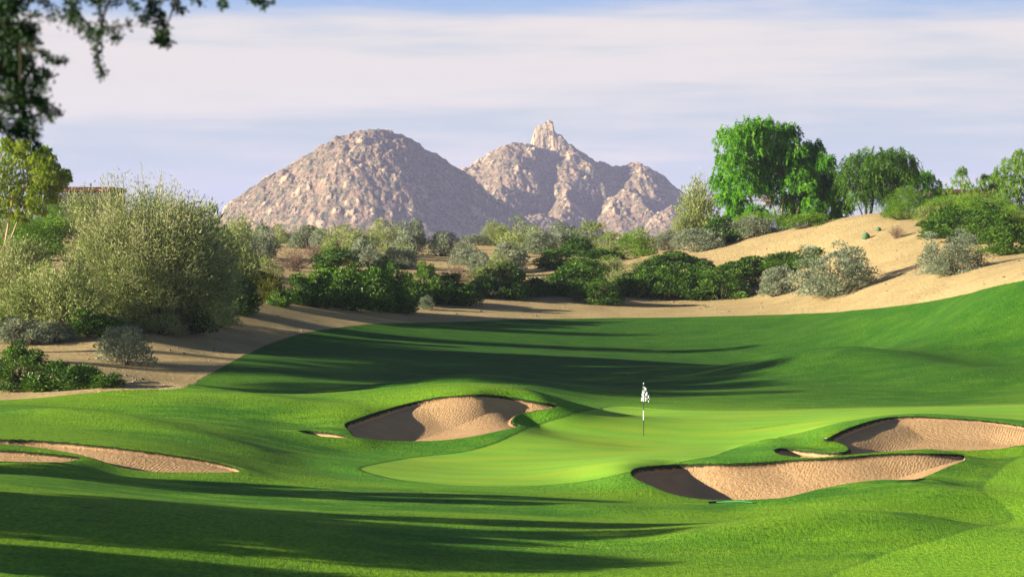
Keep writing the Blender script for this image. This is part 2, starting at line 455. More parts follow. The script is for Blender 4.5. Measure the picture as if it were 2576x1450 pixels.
def build_ground():
    rf = np.linspace(-.26, .26, 1080)
    side = .26 + np.cumsum(np.geomspace(.0012, .09, 55))
    r = np.concatenate([-side[::-1], rf, side])
    yy = np.concatenate([np.linspace(-70, 40, 45)[:-1], np.exp(np.arange(math.log(40), math.log(62), .0024)), np.exp(np.arange(math.log(62.1), math.log(104), .00125)), np.exp(np.arange(math.log(104.1), math.log(122), .0024)), np.exp(np.arange(math.log(122), math.log(290), .0042)), np.geomspace(291, 12000, 110)])
    R, Y = np.meshgrid(r, yy)
    X = R * np.maximum(Y, 40.)
    ny, nx = X.shape
    Z = base_z(X, Y)
    bk, bi, drop = zone_fields(X.ravel(), Y.ravel())
    Z = Z - drop.reshape(Z.shape)
    Xr, Yr = X.ravel(), Y.ravel()
    tf = sdf(tpoly, Xr, Yr, 6.0)
    # a soft cut edge where the turf stops
    gr = sdf(gpoly, Xr, Yr); fw = sdf(fpoly, Xr, Yr)
    cut = np.minimum(np.abs(gr + 0.05), 9); cut = np.minimum(cut, np.abs(fw))
    V = np.stack([Xr, Yr, Z.ravel()], 1)
    # smooth vertex normals of the whole sheet, kept on every piece so no seam shows
    V3 = V.reshape(ny, nx, 3)
    du = np.gradient(V3, axis=1); dv = np.gradient(V3, axis=0)
    N = np.cross(du, dv); N /= np.linalg.norm(N, axis=2, keepdims=True) + 1e-12
    N = N.reshape(-1, 3)
    idx = np.arange(ny * nx).reshape(ny, nx)
    Q = np.stack([idx[:-1, :-1], idx[:-1, 1:], idx[1:, 1:], idx[1:, :-1]], -1).reshape(-1, 4)
    fb = bk[Q].max(1) > -.03; fbi = bi[Q[:, 0]]
    fg = (gr[Q].mean(1) > 0) & ~fb
    ft = (tf[Q].mean(1) > 0) & ~fb & ~fg
    fd = ~fb & ~fg & ~ft
    pieces = [('grass', ft, 'mown green turf rolling in mounds around the putting green and bunkers'),
              ('putting_green', fg, 'smooth light green putting surface around the flagstick'),
              ('desert_sand', fd, 'tan sand slope and dune behind the turf under the shrubs')]
    blabel = ['long sand bunker at the left edge, sunlit main lobe', 'narrow shaded bunker lobe at the left edge, nearest the camera', 'sand bunker with shaded left half behind the green',
              'thin dark sliver of bunker left of the middle bunker', 'upper of the two sand bunkers on the right, with a hooked left tail', 'lower long sand bunker on the right with shaded left end']
    for i in range(6): pieces.append(('sand_bunker', fb & (fbi == i), blabel[i]))
    for name, msk, lab in pieces:
        q = Q[msk]
        if not len(q): continue
        used, inv = np.unique(q, return_inverse=True)
        q2 = inv.reshape(q.shape)
        me = np_mesh(name, V[used], q2, GROUND, smooth=True)
        for an, arr in (('bunker', bk), ('turf', tf), ('green', gr), ('fairway', fw), ('cut', cut)):
            a = me.attributes.new(an, 'FLOAT', 'POINT'); a.data.foreach_set('value', np.ascontiguousarray(arr[used], np.float32))
        me.normals_split_custom_set_from_vertices(N[used].tolist())
        tag(link(name, me), lab, None, None, 'structure')
build_ground()

# ------------------------------------------------------------------ mountains
def mountain_material(name):
    m, nt, out = new_mat(name); b = NB(nt)
    pos = b.n('ShaderNodeNewGeometry').outputs['Position']
    rock = b.attr('rock')
    n1 = b.noise(pos, .012, 5, .6); n2 = b.noise(pos, .09, 4, .7); n3 = b.noise(pos, .22, 3, .7)
    c = b.mix(b.mr(n1, .38, .62), (.215, .142, .086), (.295, .198, .118))
    c = b.mix(b.mr(n2, .50, .58), c, (.105, .105, .055))      # desert scrub on the slopes
    c = b.mix(b.mr(b.math('ADD', rock, b.math('MULTIPLY', n3, .5)), .62, .95), c, (.48, .35, .21))
    vor = b.n('ShaderNodeTexVoronoi', feature='F1'); b.l(pos, vor.inputs['Vector']); vor.inputs['Scale'].default_value = .16
    sp = b.math('MULTIPLY', b.mr(vor.outputs['Distance'], .46, .34), b.mr(n3, .40, .5))
    c = b.mix(b.math('MULTIPLY', sp, .9), c, (.045, .05, .03))
    h = b.math('ADD', b.math('MULTIPLY', n2, 5.0), b.math('MULTIPLY', n3, 2.4))
    b.l(b.bsdf(c, .95, b.bump(h, .8, 1.2), .1), out.inputs[0])
    return m
MTN = mountain_material('granite_scrub')

def sil(pts, d):
    a = np.array([at(x, y, d) for x, y in pts])
    return a[:, 0], a[:, 2]

def boulders(X, Y, scale, seed, dens):
    d, v = cellular(X / scale, Y / scale * .8, seed)
    k = np.clip(1 - d / .55, 0, 1) ** .5 * (v > 1 - dens)
    return k, v

def build_mountain():
    D = 3000.
    dome = [(520,640),(560,560),(575,525),(600,505),(640,477),(690,447),(740,415),(800,380),(850,354),(890,340),(930,331),(955,330),(985,339),(1020,350),(1050,366),(1075,385),(1110,402),(1150,424),(1190,456),(1230,492),(1280,520),(1340,560),(1420,640)]
    back = [(1000,640),(1080,520),(1150,440),(1165,428),(1200,410),(1230,392),(1260,372),(1290,362),(1320,366),(1345,372),(1380,388),(1410,376),(1440,372),(1470,388),(1500,411),(1530,416),(1560,423),(1585,414),(1605,411),(1630,420),(1660,438),(1690,462),(1712,486),(1730,510),(1760,560),(1800,640)]
    spire = [(1333,372),(1340,345),(1347,322),(1356,314),(1366,318),(1371,309),(1378,306),(1388,312),(1393,330),(1400,341),(1412,342),(1424,356),(1438,366),(1455,380),(1475,396),(1500,411)]
    x1, z1 = sil(dome, D); x2, z2 = sil(back, D + 590); x3, z3 = sil(spire, D + 600)
    xs = np.linspace(-430, 360, 1150); ys = np.concatenate([np.linspace(2760, 3020, 250), np.linspace(3021.5, 3240, 100), np.linspace(3242, 3620, 330), np.linspace(3623, 3800, 50)])
    X, Y = np.meshgrid(xs, ys)
    base = -6.
    w = fbm(X / 60, Y / 60, 4, 51) * 9
    OFF = 430.
    def hill(xx, zz, yc, wf, wb, seed, skew, pw=1.0):
        wx = X + w * .5
        H = np.interp(wx, xx, zz, left=-30, right=-30) - base
        H = np.maximum(H, 0)
        hm = H.max()
        front = wf * np.sqrt(np.clip(H / hm, .0, 1)) + 1
        backw = wb * np.sqrt(np.clip(H / hm, .0, 1)) + 1
        t = np.where(Y < yc, (yc - Y) / front, (Y - yc) / backw)
        g = np.clip(1 - t, 0, 1)
        g = np.sin(g * math.pi / 2) ** 1.05
        return H * g
    h1 = hill(x1, z1, 3000, 235, 170, 1, 0)
    h2 = hill(x2, z2, 3590, 260, 150, 2, 0)
    # gullies and spurs, strongest half way down the front
    spur = fbm(X / 46 + w * .04, Y / 150, 4, 71)
    r2 = 1 - np.abs(fbm(X / 38 + 3 + Y / 190, Y / 120 + w * .03, 4, 91)) * 2.2
    k1 = np.clip(h1 / 60, 0, 1) * sstep(3000, 2950, Y); k2 = np.clip(h2 / 50, 0, 1) * sstep(3590, 3540, Y)
    h1 = h1 * (1 + .10 * spur * k1) + 2.5 * r2 * k1
    h2 = h2 * (1 + .14 * spur * k2) + 6 * (r2 - .3) * k2
    # a lower foothill in front of the right peak
    def bump_(x0, y0, rx, ry, h, rot=0):
        c, s = math.cos(rot), math.sin(rot); u = (X - x0) * c + (Y - y0) * s; v = -(X - x0) * s + (Y - y0) * c
        q = np.sqrt((u / rx) ** 2 + (v / ry) ** 2)
        return h * np.clip(1 - q, 0, 1) ** .8
    def wx_(px, d): return (px - 1288) / F * d
    f1 = bump_(wx_(1260, 3400), 3400, 80, 130, 78, .2)
    f2 = bump_(wx_(1430, 3420), 3420, 62, 140, 76, -.1)
    f3 = bump_(wx_(1590, 3400), 3400, 90, 140, 80, .15)
    f4 = bump_(wx_(1690, 3330), 3330, 74, 110, 48, 0)
    f5 = bump_(wx_(1350, 3300), 3300, 74, 110, 42, 0)
    fh = np.maximum.reduce([f1, f2, f3, f4, f5]); fh = fh * (1 + .25 * spur) + 4 * (r2 - .3) * (fh > 1)
    # rocky pinnacle
    S = np.interp(X + fbm(X / 8, Y / 8, 3, 5) * 2.2, x3, z3, left=-50, right=-50) - base
    tt_ = np.abs(Y - 3595) / (24. + np.clip(S.max() - S, 0, 90) * .55)
    sp = np.where(S > 60, S * np.clip(1 - np.clip(tt_ - .25, 0, 9) * .55, 0, 1), 0)
    sp = sp + (sp > 0) * fbm(X / 5, Y / 9, 4, 12) * 3.0
    H = np.maximum.reduce([h1, h2, fh, np.minimum(sp, h2 + 95)])
    m = sstep(4, 30, H)
    b1, v1 = boulders(X, Y, 15., 21, .42); b2, v2 = boulders(X, Y, 7.5, 31, .5); b3, v3 = boulders(X + 31, Y, 28., 41, .22)
    region = sstep(-.25, .35, fbm(X / 70, Y / 70, 3, 61))
    rk = b1 * .9 * (.35 + .65 * region) + b2 * .55 + b3 * .7
    H = H + m * (b1 * 3.4 * (.4 + .6 * region) + b2 * 2.0 + b3 * 4.2 + fbm(X / 12, Y / 12, 4, 81) * 2.6) * np.where(sp >= H - .5, .6, 1)
    Z = H + base
    rk = np.clip(rk * .75 + .7 * (sp > h2 + 2), 0, 1.2)
    ny, nx = X.shape
    idx = np.arange(ny * nx).reshape(ny, nx)
    Q = np.stack([idx[:-1, :-1], idx[:-1, 1:], idx[1:, 1:], idx[1:, :-1]], -1).reshape(-1, 4)
    V = np.stack([X.ravel(), Y.ravel(), Z.ravel()], 1)
    keep = Z.ravel()[Q].max(1) > base + .3
    q = Q[keep]; used, inv = np.unique(q, return_inverse=True)
    me = np_mesh('mountain', V[used], inv.reshape(q.shape), MTN, smooth=True)
    a = me.attributes.new('rock', 'FLOAT', 'POINT'); a.data.foreach_set('value', rk.ravel()[used].astype(np.float32))
    tag(link('mountain', me), 'bare rocky twin mountain, rounded dome on the left and pinnacle peak on the right', None, None, 'structure')
    # low far hill peeping out left of the dome
    xs = np.linspace(-1, 1, 60); X2, Y2 = np.meshgrid(xs, xs)
    Zh = 62 * np.clip(1 - np.sqrt(X2 ** 2 + Y2 ** 2), 0, 1) * (1 + .25 * fbm(X2 * 4, Y2 * 4, 4, 8)) - 8
    V = np.stack([X2.ravel() * 330 + wx_(610, 5200), Y2.ravel() * 400 + 5200, Zh.ravel()], 1)
    idx = np.arange(3600).reshape(60, 60)
    Q = np.stack([idx[:-1, :-1], idx[:-1, 1:], idx[1:, 1:], idx[1:, :-1]], -1).reshape(-1, 4)
    me = np_mesh('hill', V, Q, MTN, smooth=True)
    tag(link('hill', me), 'low bluish far hill at the left foot of the mountain', None, None, 'structure')
build_mountain()
# ------------------------------------------------------------------ foliage
def foliage_mat(name, stops, trans=.22, rough=.7, hue_noise=True):
    m, nt, out = new_mat(name); b = NB(nt)
    ramp = b.n('ShaderNodeValToRGB'); cr = ramp.color_ramp
    while len(cr.elements) > 1: cr.elements.remove(cr.elements[-1])
    cr.elements[0].position = 0; cr.elements[0].color = (*stops[0], 1)
    for i, c in enumerate(stops[1:], 1):
        e = cr.elements.new(i / (len(stops) - 1)); e.color = (*c, 1)
    oi = b.n('ShaderNodeObjectInfo').outputs['Random']
    t = b.math('ADD', b.attr('tint'), b.math('MULTIPLY', b.math('SUBTRACT', oi, .5), .16))
    b.l(t, ramp.inputs[0])
    p = b.bsdf(ramp.outputs[0], rough, None, .25)
    tr = b.n('ShaderNodeBsdfTranslucent'); b.l(ramp.outputs[0], tr.inputs[0])
    mx = b.n('ShaderNodeMixShader'); mx.inputs[0].default_value = trans
    b.l(p, mx.inputs[1]); b.l(tr.outputs[0], mx.inputs[2]); b.l(mx.outputs[0], out.inputs[0])
    return m

def bark_mat(name, c1, c2, sc=6.):
    m, nt, out = new_mat(name); b = NB(nt)
    pos = b.n('ShaderNodeTexCoord').outputs['Object']
    n = b.noise(b.mapping(pos, (1, 1, .25)), sc, 4, .7)
    b.l(b.bsdf(b.mix(b.mr(n, .35, .65), c1, c2), .9, b.bump(n, .8, .03), .1), out.inputs[0])
    return m

M = dict(
    sage=foliage_mat('sage_leaf', [(.10, .13, .07), (.19, .235, .135), (.30, .345, .21), (.45, .48, .31)]),
    green=foliage_mat('dark_leaf', [(.018, .052, .005), (.046, .118, .008), (.100, .215, .013), (.25, .39, .04)], .2, .45),
    olive=foliage_mat('olive_leaf', [(.11, .16, .032), (.23, .30, .072), (.38, .44, .14), (.58, .54, .30)]),
    feather=foliage_mat('feathery_leaf', [(.030, .12, .006), (.075, .25, .008), (.145, .41, .012), (.27, .56, .03)], .3, .6),
    lime=foliage_mat('palo_verde_leaf', [(.10, .19, .008), (.24, .36, .010), (.42, .52, .02), (.58, .56, .08)], .3),
    bright=foliage_mat('bright_leaf', [(.055, .135, .008), (.115, .25, .010), (.21, .37, .018), (.33, .47, .05)], .3),
    dry=foliage_mat('dry_twig', [(.13, .09, .06), (.22, .15, .10), (.30, .20, .15), (.34, .25, .15)], .1),
    rust=foliage_mat('rusty_leaf', [(.22, .06, .02), (.36, .11, .04), (.45, .17, .06)], .2),
    yellow=foliage_mat('yellow_green_leaf', [(.09, .11, .01), (.18, .20, .015), (.28, .28, .03)], .25),
    willow=foliage_mat('willow_leaf', [(.030, .085, .006), (.07, .18, .008), (.14, .30, .015), (.24, .42, .04)], .3, .6),
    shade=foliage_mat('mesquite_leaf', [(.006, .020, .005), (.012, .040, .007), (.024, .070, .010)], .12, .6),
    twig=bark_mat('twig', (.07, .055, .035), (.16, .125, .08)),
    palebark=bark_mat('pale_bark', (.30, .22, .14), (.50, .38, .26)),
    darkbark=bark_mat('dark_bark', (.03, .022, .017), (.08, .06, .045)),
    cactus=foliage_mat('cactus_skin', [(.05, .12, .05), (.10, .20, .09)], 0.),
)

def unit(v): return v / (np.linalg.norm(v, axis=-1, keepdims=True) + 1e-9)

def leaves(Pn, Dn, L, Wd, r):
    """diamond leaves: Pn base points, Dn directions, L lengths, Wd widths"""
    n = len(Pn)
    L = np.broadcast_to(L, (n,))[:, None]; Wd = np.broadcast_to(Wd, (n,))[:, None]
    side = unit(np.cross(Dn, r.normal(size=(n, 3))))
    up = np.cross(side, Dn)
    a = Pn; c = Pn + Dn * L
    mid = Pn + Dn * L * .45 + up * L * .08
    V = np.stack([a, mid + side * Wd * .5, c, mid - side * Wd * .5], 1).reshape(-1, 3)
    Q = np.arange(4 * n).reshape(n, 4)
    return V, Q

def tubes(paths, sides=4):
    """paths: list of (points (k,3), radii (k,)) -> one mesh"""
    Vs, Qs = [], []; o = 0
    for pts, rad in paths:
        pts = np.asarray(pts, float); k = len(pts)
        t = unit(np.gradient(pts, axis=0))
        ref = np.where(np.abs(t[:, 2:3]) > .9, np.array([[1., 0, 0]]), np.array([[0, 0, 1.]]))
        u = unit(np.cross(t, ref)); v = np.cross(t, u)
        a = np.arange(sides) * 2 * math.pi / sides
        ring = u[:, None] * np.cos(a)[None, :, None] + v[:, None] * np.sin(a)[None, :, None]
        V = pts[:, None] + ring * np.asarray(rad)[:, None, None]
        Vs.append(V.reshape(-1, 3))
        i = np.arange(k - 1)[:, None] * sides + np.arange(sides)[None]
        j = np.arange(k - 1)[:, None] * sides + (np.arange(sides)[None] + 1) % sides
        Qs.append(np.stack([i, j, j + sides, i + sides], -1).reshape(-1, 4) + o)
        o += k * sides
    return np.vstack(Vs), np.vstack(Qs)

def curve(p0, p1, bend, k=6):
    p0 = np.asarray(p0, float); p1 = np.asarray(p1, float); t = np.linspace(0, 1, k)[:, None]
    return p0 + (p1 - p0) * t + np.asarray(bend, float) * (4 * t * (1 - t))

def lobed(seed, nl, n, L, Wd, up=.5, rl=(.15, .26), inner=.25, name='foliage', mat=None, spread=.5, flat=1.0, spikes=0, tw=.5):
    """bush filling x,y in -.5..+.5 and z in 0..1, made of leafy lobes"""
    r = np.random.default_rng(seed)
    a = r.uniform(0, 2 * math.pi, nl); rad_l = r.uniform(rl[0], rl[1], nl)
    ph = np.arccos(np.clip(r.uniform(-.04, 1, nl), 0, 1)); q_ = np.where(r.uniform(size=nl) < .78, r.uniform(.86, 1.06, nl), r.uniform(.35, .8, nl))
    rr = np.sin(ph) ** .9 * (spread - rad_l * .85) * q_
    z = np.clip(np.cos(ph) * (.97 * flat - rad_l) * q_ * r.uniform(.85, 1.08, nl), rad_l * .35, None)
    C = np.stack([np.cos(a) * rr, np.sin(a) * rr, z], 1)
    li = r.choice(nl, n, p=rad_l ** 2 / (rad_l ** 2).sum())
    d = unit(r.normal(size=(n, 3)) * [1, 1, 1] + [0, 0, .35])
    q = np.where(r.uniform(size=n) < inner, r.uniform(.2, .8, n), r.uniform(.82, 1.08, n))
    q = q * (1 + .25 * (r.uniform(size=n) ** 6))
    Pn = C[li] + d * (rad_l[li] * q)[:, None] * [1, 1, 1.05]
    keep = Pn[:, 2] > .01; Pn, d, li = Pn[keep], d[keep], li[keep]
    Dn = unit(d * .8 + [0, 0, up] + r.normal(size=Pn.shape) * tw)
    sz = r.uniform(.6, 1.25, len(Pn))
    V, Q = leaves(Pn, Dn, L * sz, Wd * sz, r)
    lt = r.uniform(0, 1, nl)
    tint = np.repeat(np.clip(lt[li] * .4 + r.uniform(0, 1, len(Pn)) ** 1.5 * .65, 0, 1), 4)
    me = np_mesh(name, V, Q, mat, tint=tint)
    # branches
    paths = []
    for k in range(min(nl, 16)):
        e = C[k] + [0, 0, rad_l[k] * .3]
        s = [C[k][0] * .12, C[k][1] * .12, -.06]
        paths.append((curve(s, e, [C[k][0] * .12, C[k][1] * .12, -.05 * e[2]], 5), np.linspace(.014, .005, 5)))
    BV, BQ = tubes(paths, 4)
    return me, np_mesh('branches', BV, BQ, None)

def twiggy(seed, ns, nleaf, L, Wd, mat, lean=.6, tiptint=.3, name='foliage', r0=.12, zjit=.25):
    """fountain of thin stems, leaves along the outer two thirds; fills x,y -.5..+.5, z 0..1"""
    r = np.random.default_rng(seed)
    P_, D_, T_ = [], [], []; paths = []
    for k in range(ns):
        a = r.uniform(0, 2 * math.pi); o = r.uniform(0, 1) ** .6
        b0 = np.array([math.cos(a) * r0 * o, math.sin(a) * r0 * o, -.04])
        a2 = a + r.normal() * .3
        hz = (.90 + .10 * math.sin(a * 3 + seed) + .06 * math.sin(a * 7 + 1)) * math.sqrt(max(1 - (o * .97) ** 3.2, .03)) * (1 - zjit * r.uniform(0, 1)) * 1.0
        e = np.array([math.cos(a2) * o * .5, math.sin(a2) * o * .5, max(hz, .10)])
        pts = curve(b0, e, np.array([-math.cos(a2), -math.sin(a2), .4]) * .10 * lean * o, 7)
        pts[1:-1] += r.normal(size=(5, 3)) * .012
        if k % 3 == 0: paths.append((pts, np.linspace(.0055, .0016, 7)))
        m = nleaf
        t = r.uniform(.25, 1.0, m) ** .8 * 6
        i = np.minimum(t.astype(int), 5); f = (t - i)[:, None]
        p = pts[i] * (1 - f) + pts[i + 1] * f + r.normal(size=(m, 3)) * .016
        d = unit(pts[i + 1] - pts[i]) * .9 + r.normal(size=(m, 3)) * .42
        P_.append(p); D_.append(unit(d)); T_.append(np.clip(r.uniform(0, .75, m) + tiptint * (t / 6) ** 3 * r.uniform(0, 1), 0, 1))
    Pn, Dn, T = np.vstack(P_), np.vstack(D_), np.concatenate(T_)
    kp = Pn[:, 2] > .0; Pn, Dn, T = Pn[kp], Dn[kp], T[kp]
    sz = r.uniform(.6, 1.3, len(Pn))
    V, Q = leaves(Pn, Dn, L * sz, Wd * sz, r)
    me = np_mesh(name, V, Q, mat, tint=np.repeat(T, 4))
    BV, BQ = tubes(paths, 3)
    return me, np_mesh('stems', BV, BQ, M['twig'])

# a few variants of each kind, shared by the copies
LIB = {}
def lib(key, fn, count, bmat):
    LIB[key] = []
    for i in range(count):
        f, b = fn(i)
        if bmat is not None: b.materials.clear(); b.materials.append(bmat)
        LIB[key].append((f, b))
lib('sage', lambda i: lobed(100 + i, 34, 5200, .060, .024, .55, (.09, .17), .3, mat=M['sage']), 5, M['twig'])
lib('sagebig', lambda i: lobed(150 + i, 60, 12000, .040, .014, .6, (.07, .13), .3, mat=M['sage']), 2, M['twig'])
lib('green', lambda i: lobed(200 + i, 26, 4200, .080, .036, .5, (.10, .19), .3, mat=M['green'], flat=1.0), 5, M['twig'])
lib('greenbig', lambda i: lobed(230 + i, 60, 9500, .050, .022, .5, (.07, .13), .3, mat=M['green']), 3, M['twig'])
lib('olive', lambda i: twiggy(300 + i, 200, 26, .055, .014, M['olive'], .5), 4, None)
lib('oliveround', lambda i: lobed(340 + i, 34, 5200, .058, .018, .7, (.09, .17), .3, mat=M['olive']), 3, M['twig'])
lib('dry', lambda i: twiggy(400 + i, 130, 20, .075, .009, M['dry'], .7), 3, None)
lib('rust', lambda i: twiggy(430 + i, 26, 22, .09, .03, M['rust'], .4), 1, None)
lib('yellow', lambda i: twiggy(450 + i, 190, 24, .06, .016, M['yellow'], .6), 2, None)
lib('bright', lambda i: lobed(500 + i, 30, 5200, .050, .020, .5, (.10, .19), .3, mat=M['bright']), 3, M['twig'])
lib('palo', lambda i: lobed(540 + i, 60, 15000, .034, .009, .6, (.07, .15), .35, mat=M['bright'], tw=.8), 3, M['twig'])

def plant_at(kind, px, py, w, h, label, group=None, name=None, cat='shrub', depth=.8, dz=0., var=None, vr=random.Random(5)):
    p = hit(px, py)[0]
    d = p[1]; m = d / F
    W_, H_ = w * m, h * m
    v = LIB[kind][vr.randrange(len(LIB[kind])) if var is None else var]
    root = empty(name or 'shrub', (p[0], p[1] + W_ * depth * .35, 0))
    z = float(base_z(p[0], root.location.y)); zf = p[2]
    root.location.z = min(z, zf + .25 * H_) - .03 * H_ + dz
    root.rotation_euler.z = 0
    tag(root, label, cat, group)
    rz = vr.uniform(0, 6.28)
    hh = H_ + (zf - root.location.z)
    for me, nm in ((v[0], 'foliage'), (v[1], 'branches')):
        o = link(nm, me, root)
        c, s = math.cos(rz), math.sin(rz)
        # turn first, then stretch, so width and depth stay as traced
        o.rotation_euler = (0, 0, rz)
    root.scale = (W_ * 1.18, W_ * 1.1 * depth, max(hh, .3) * 1.16)
    return root
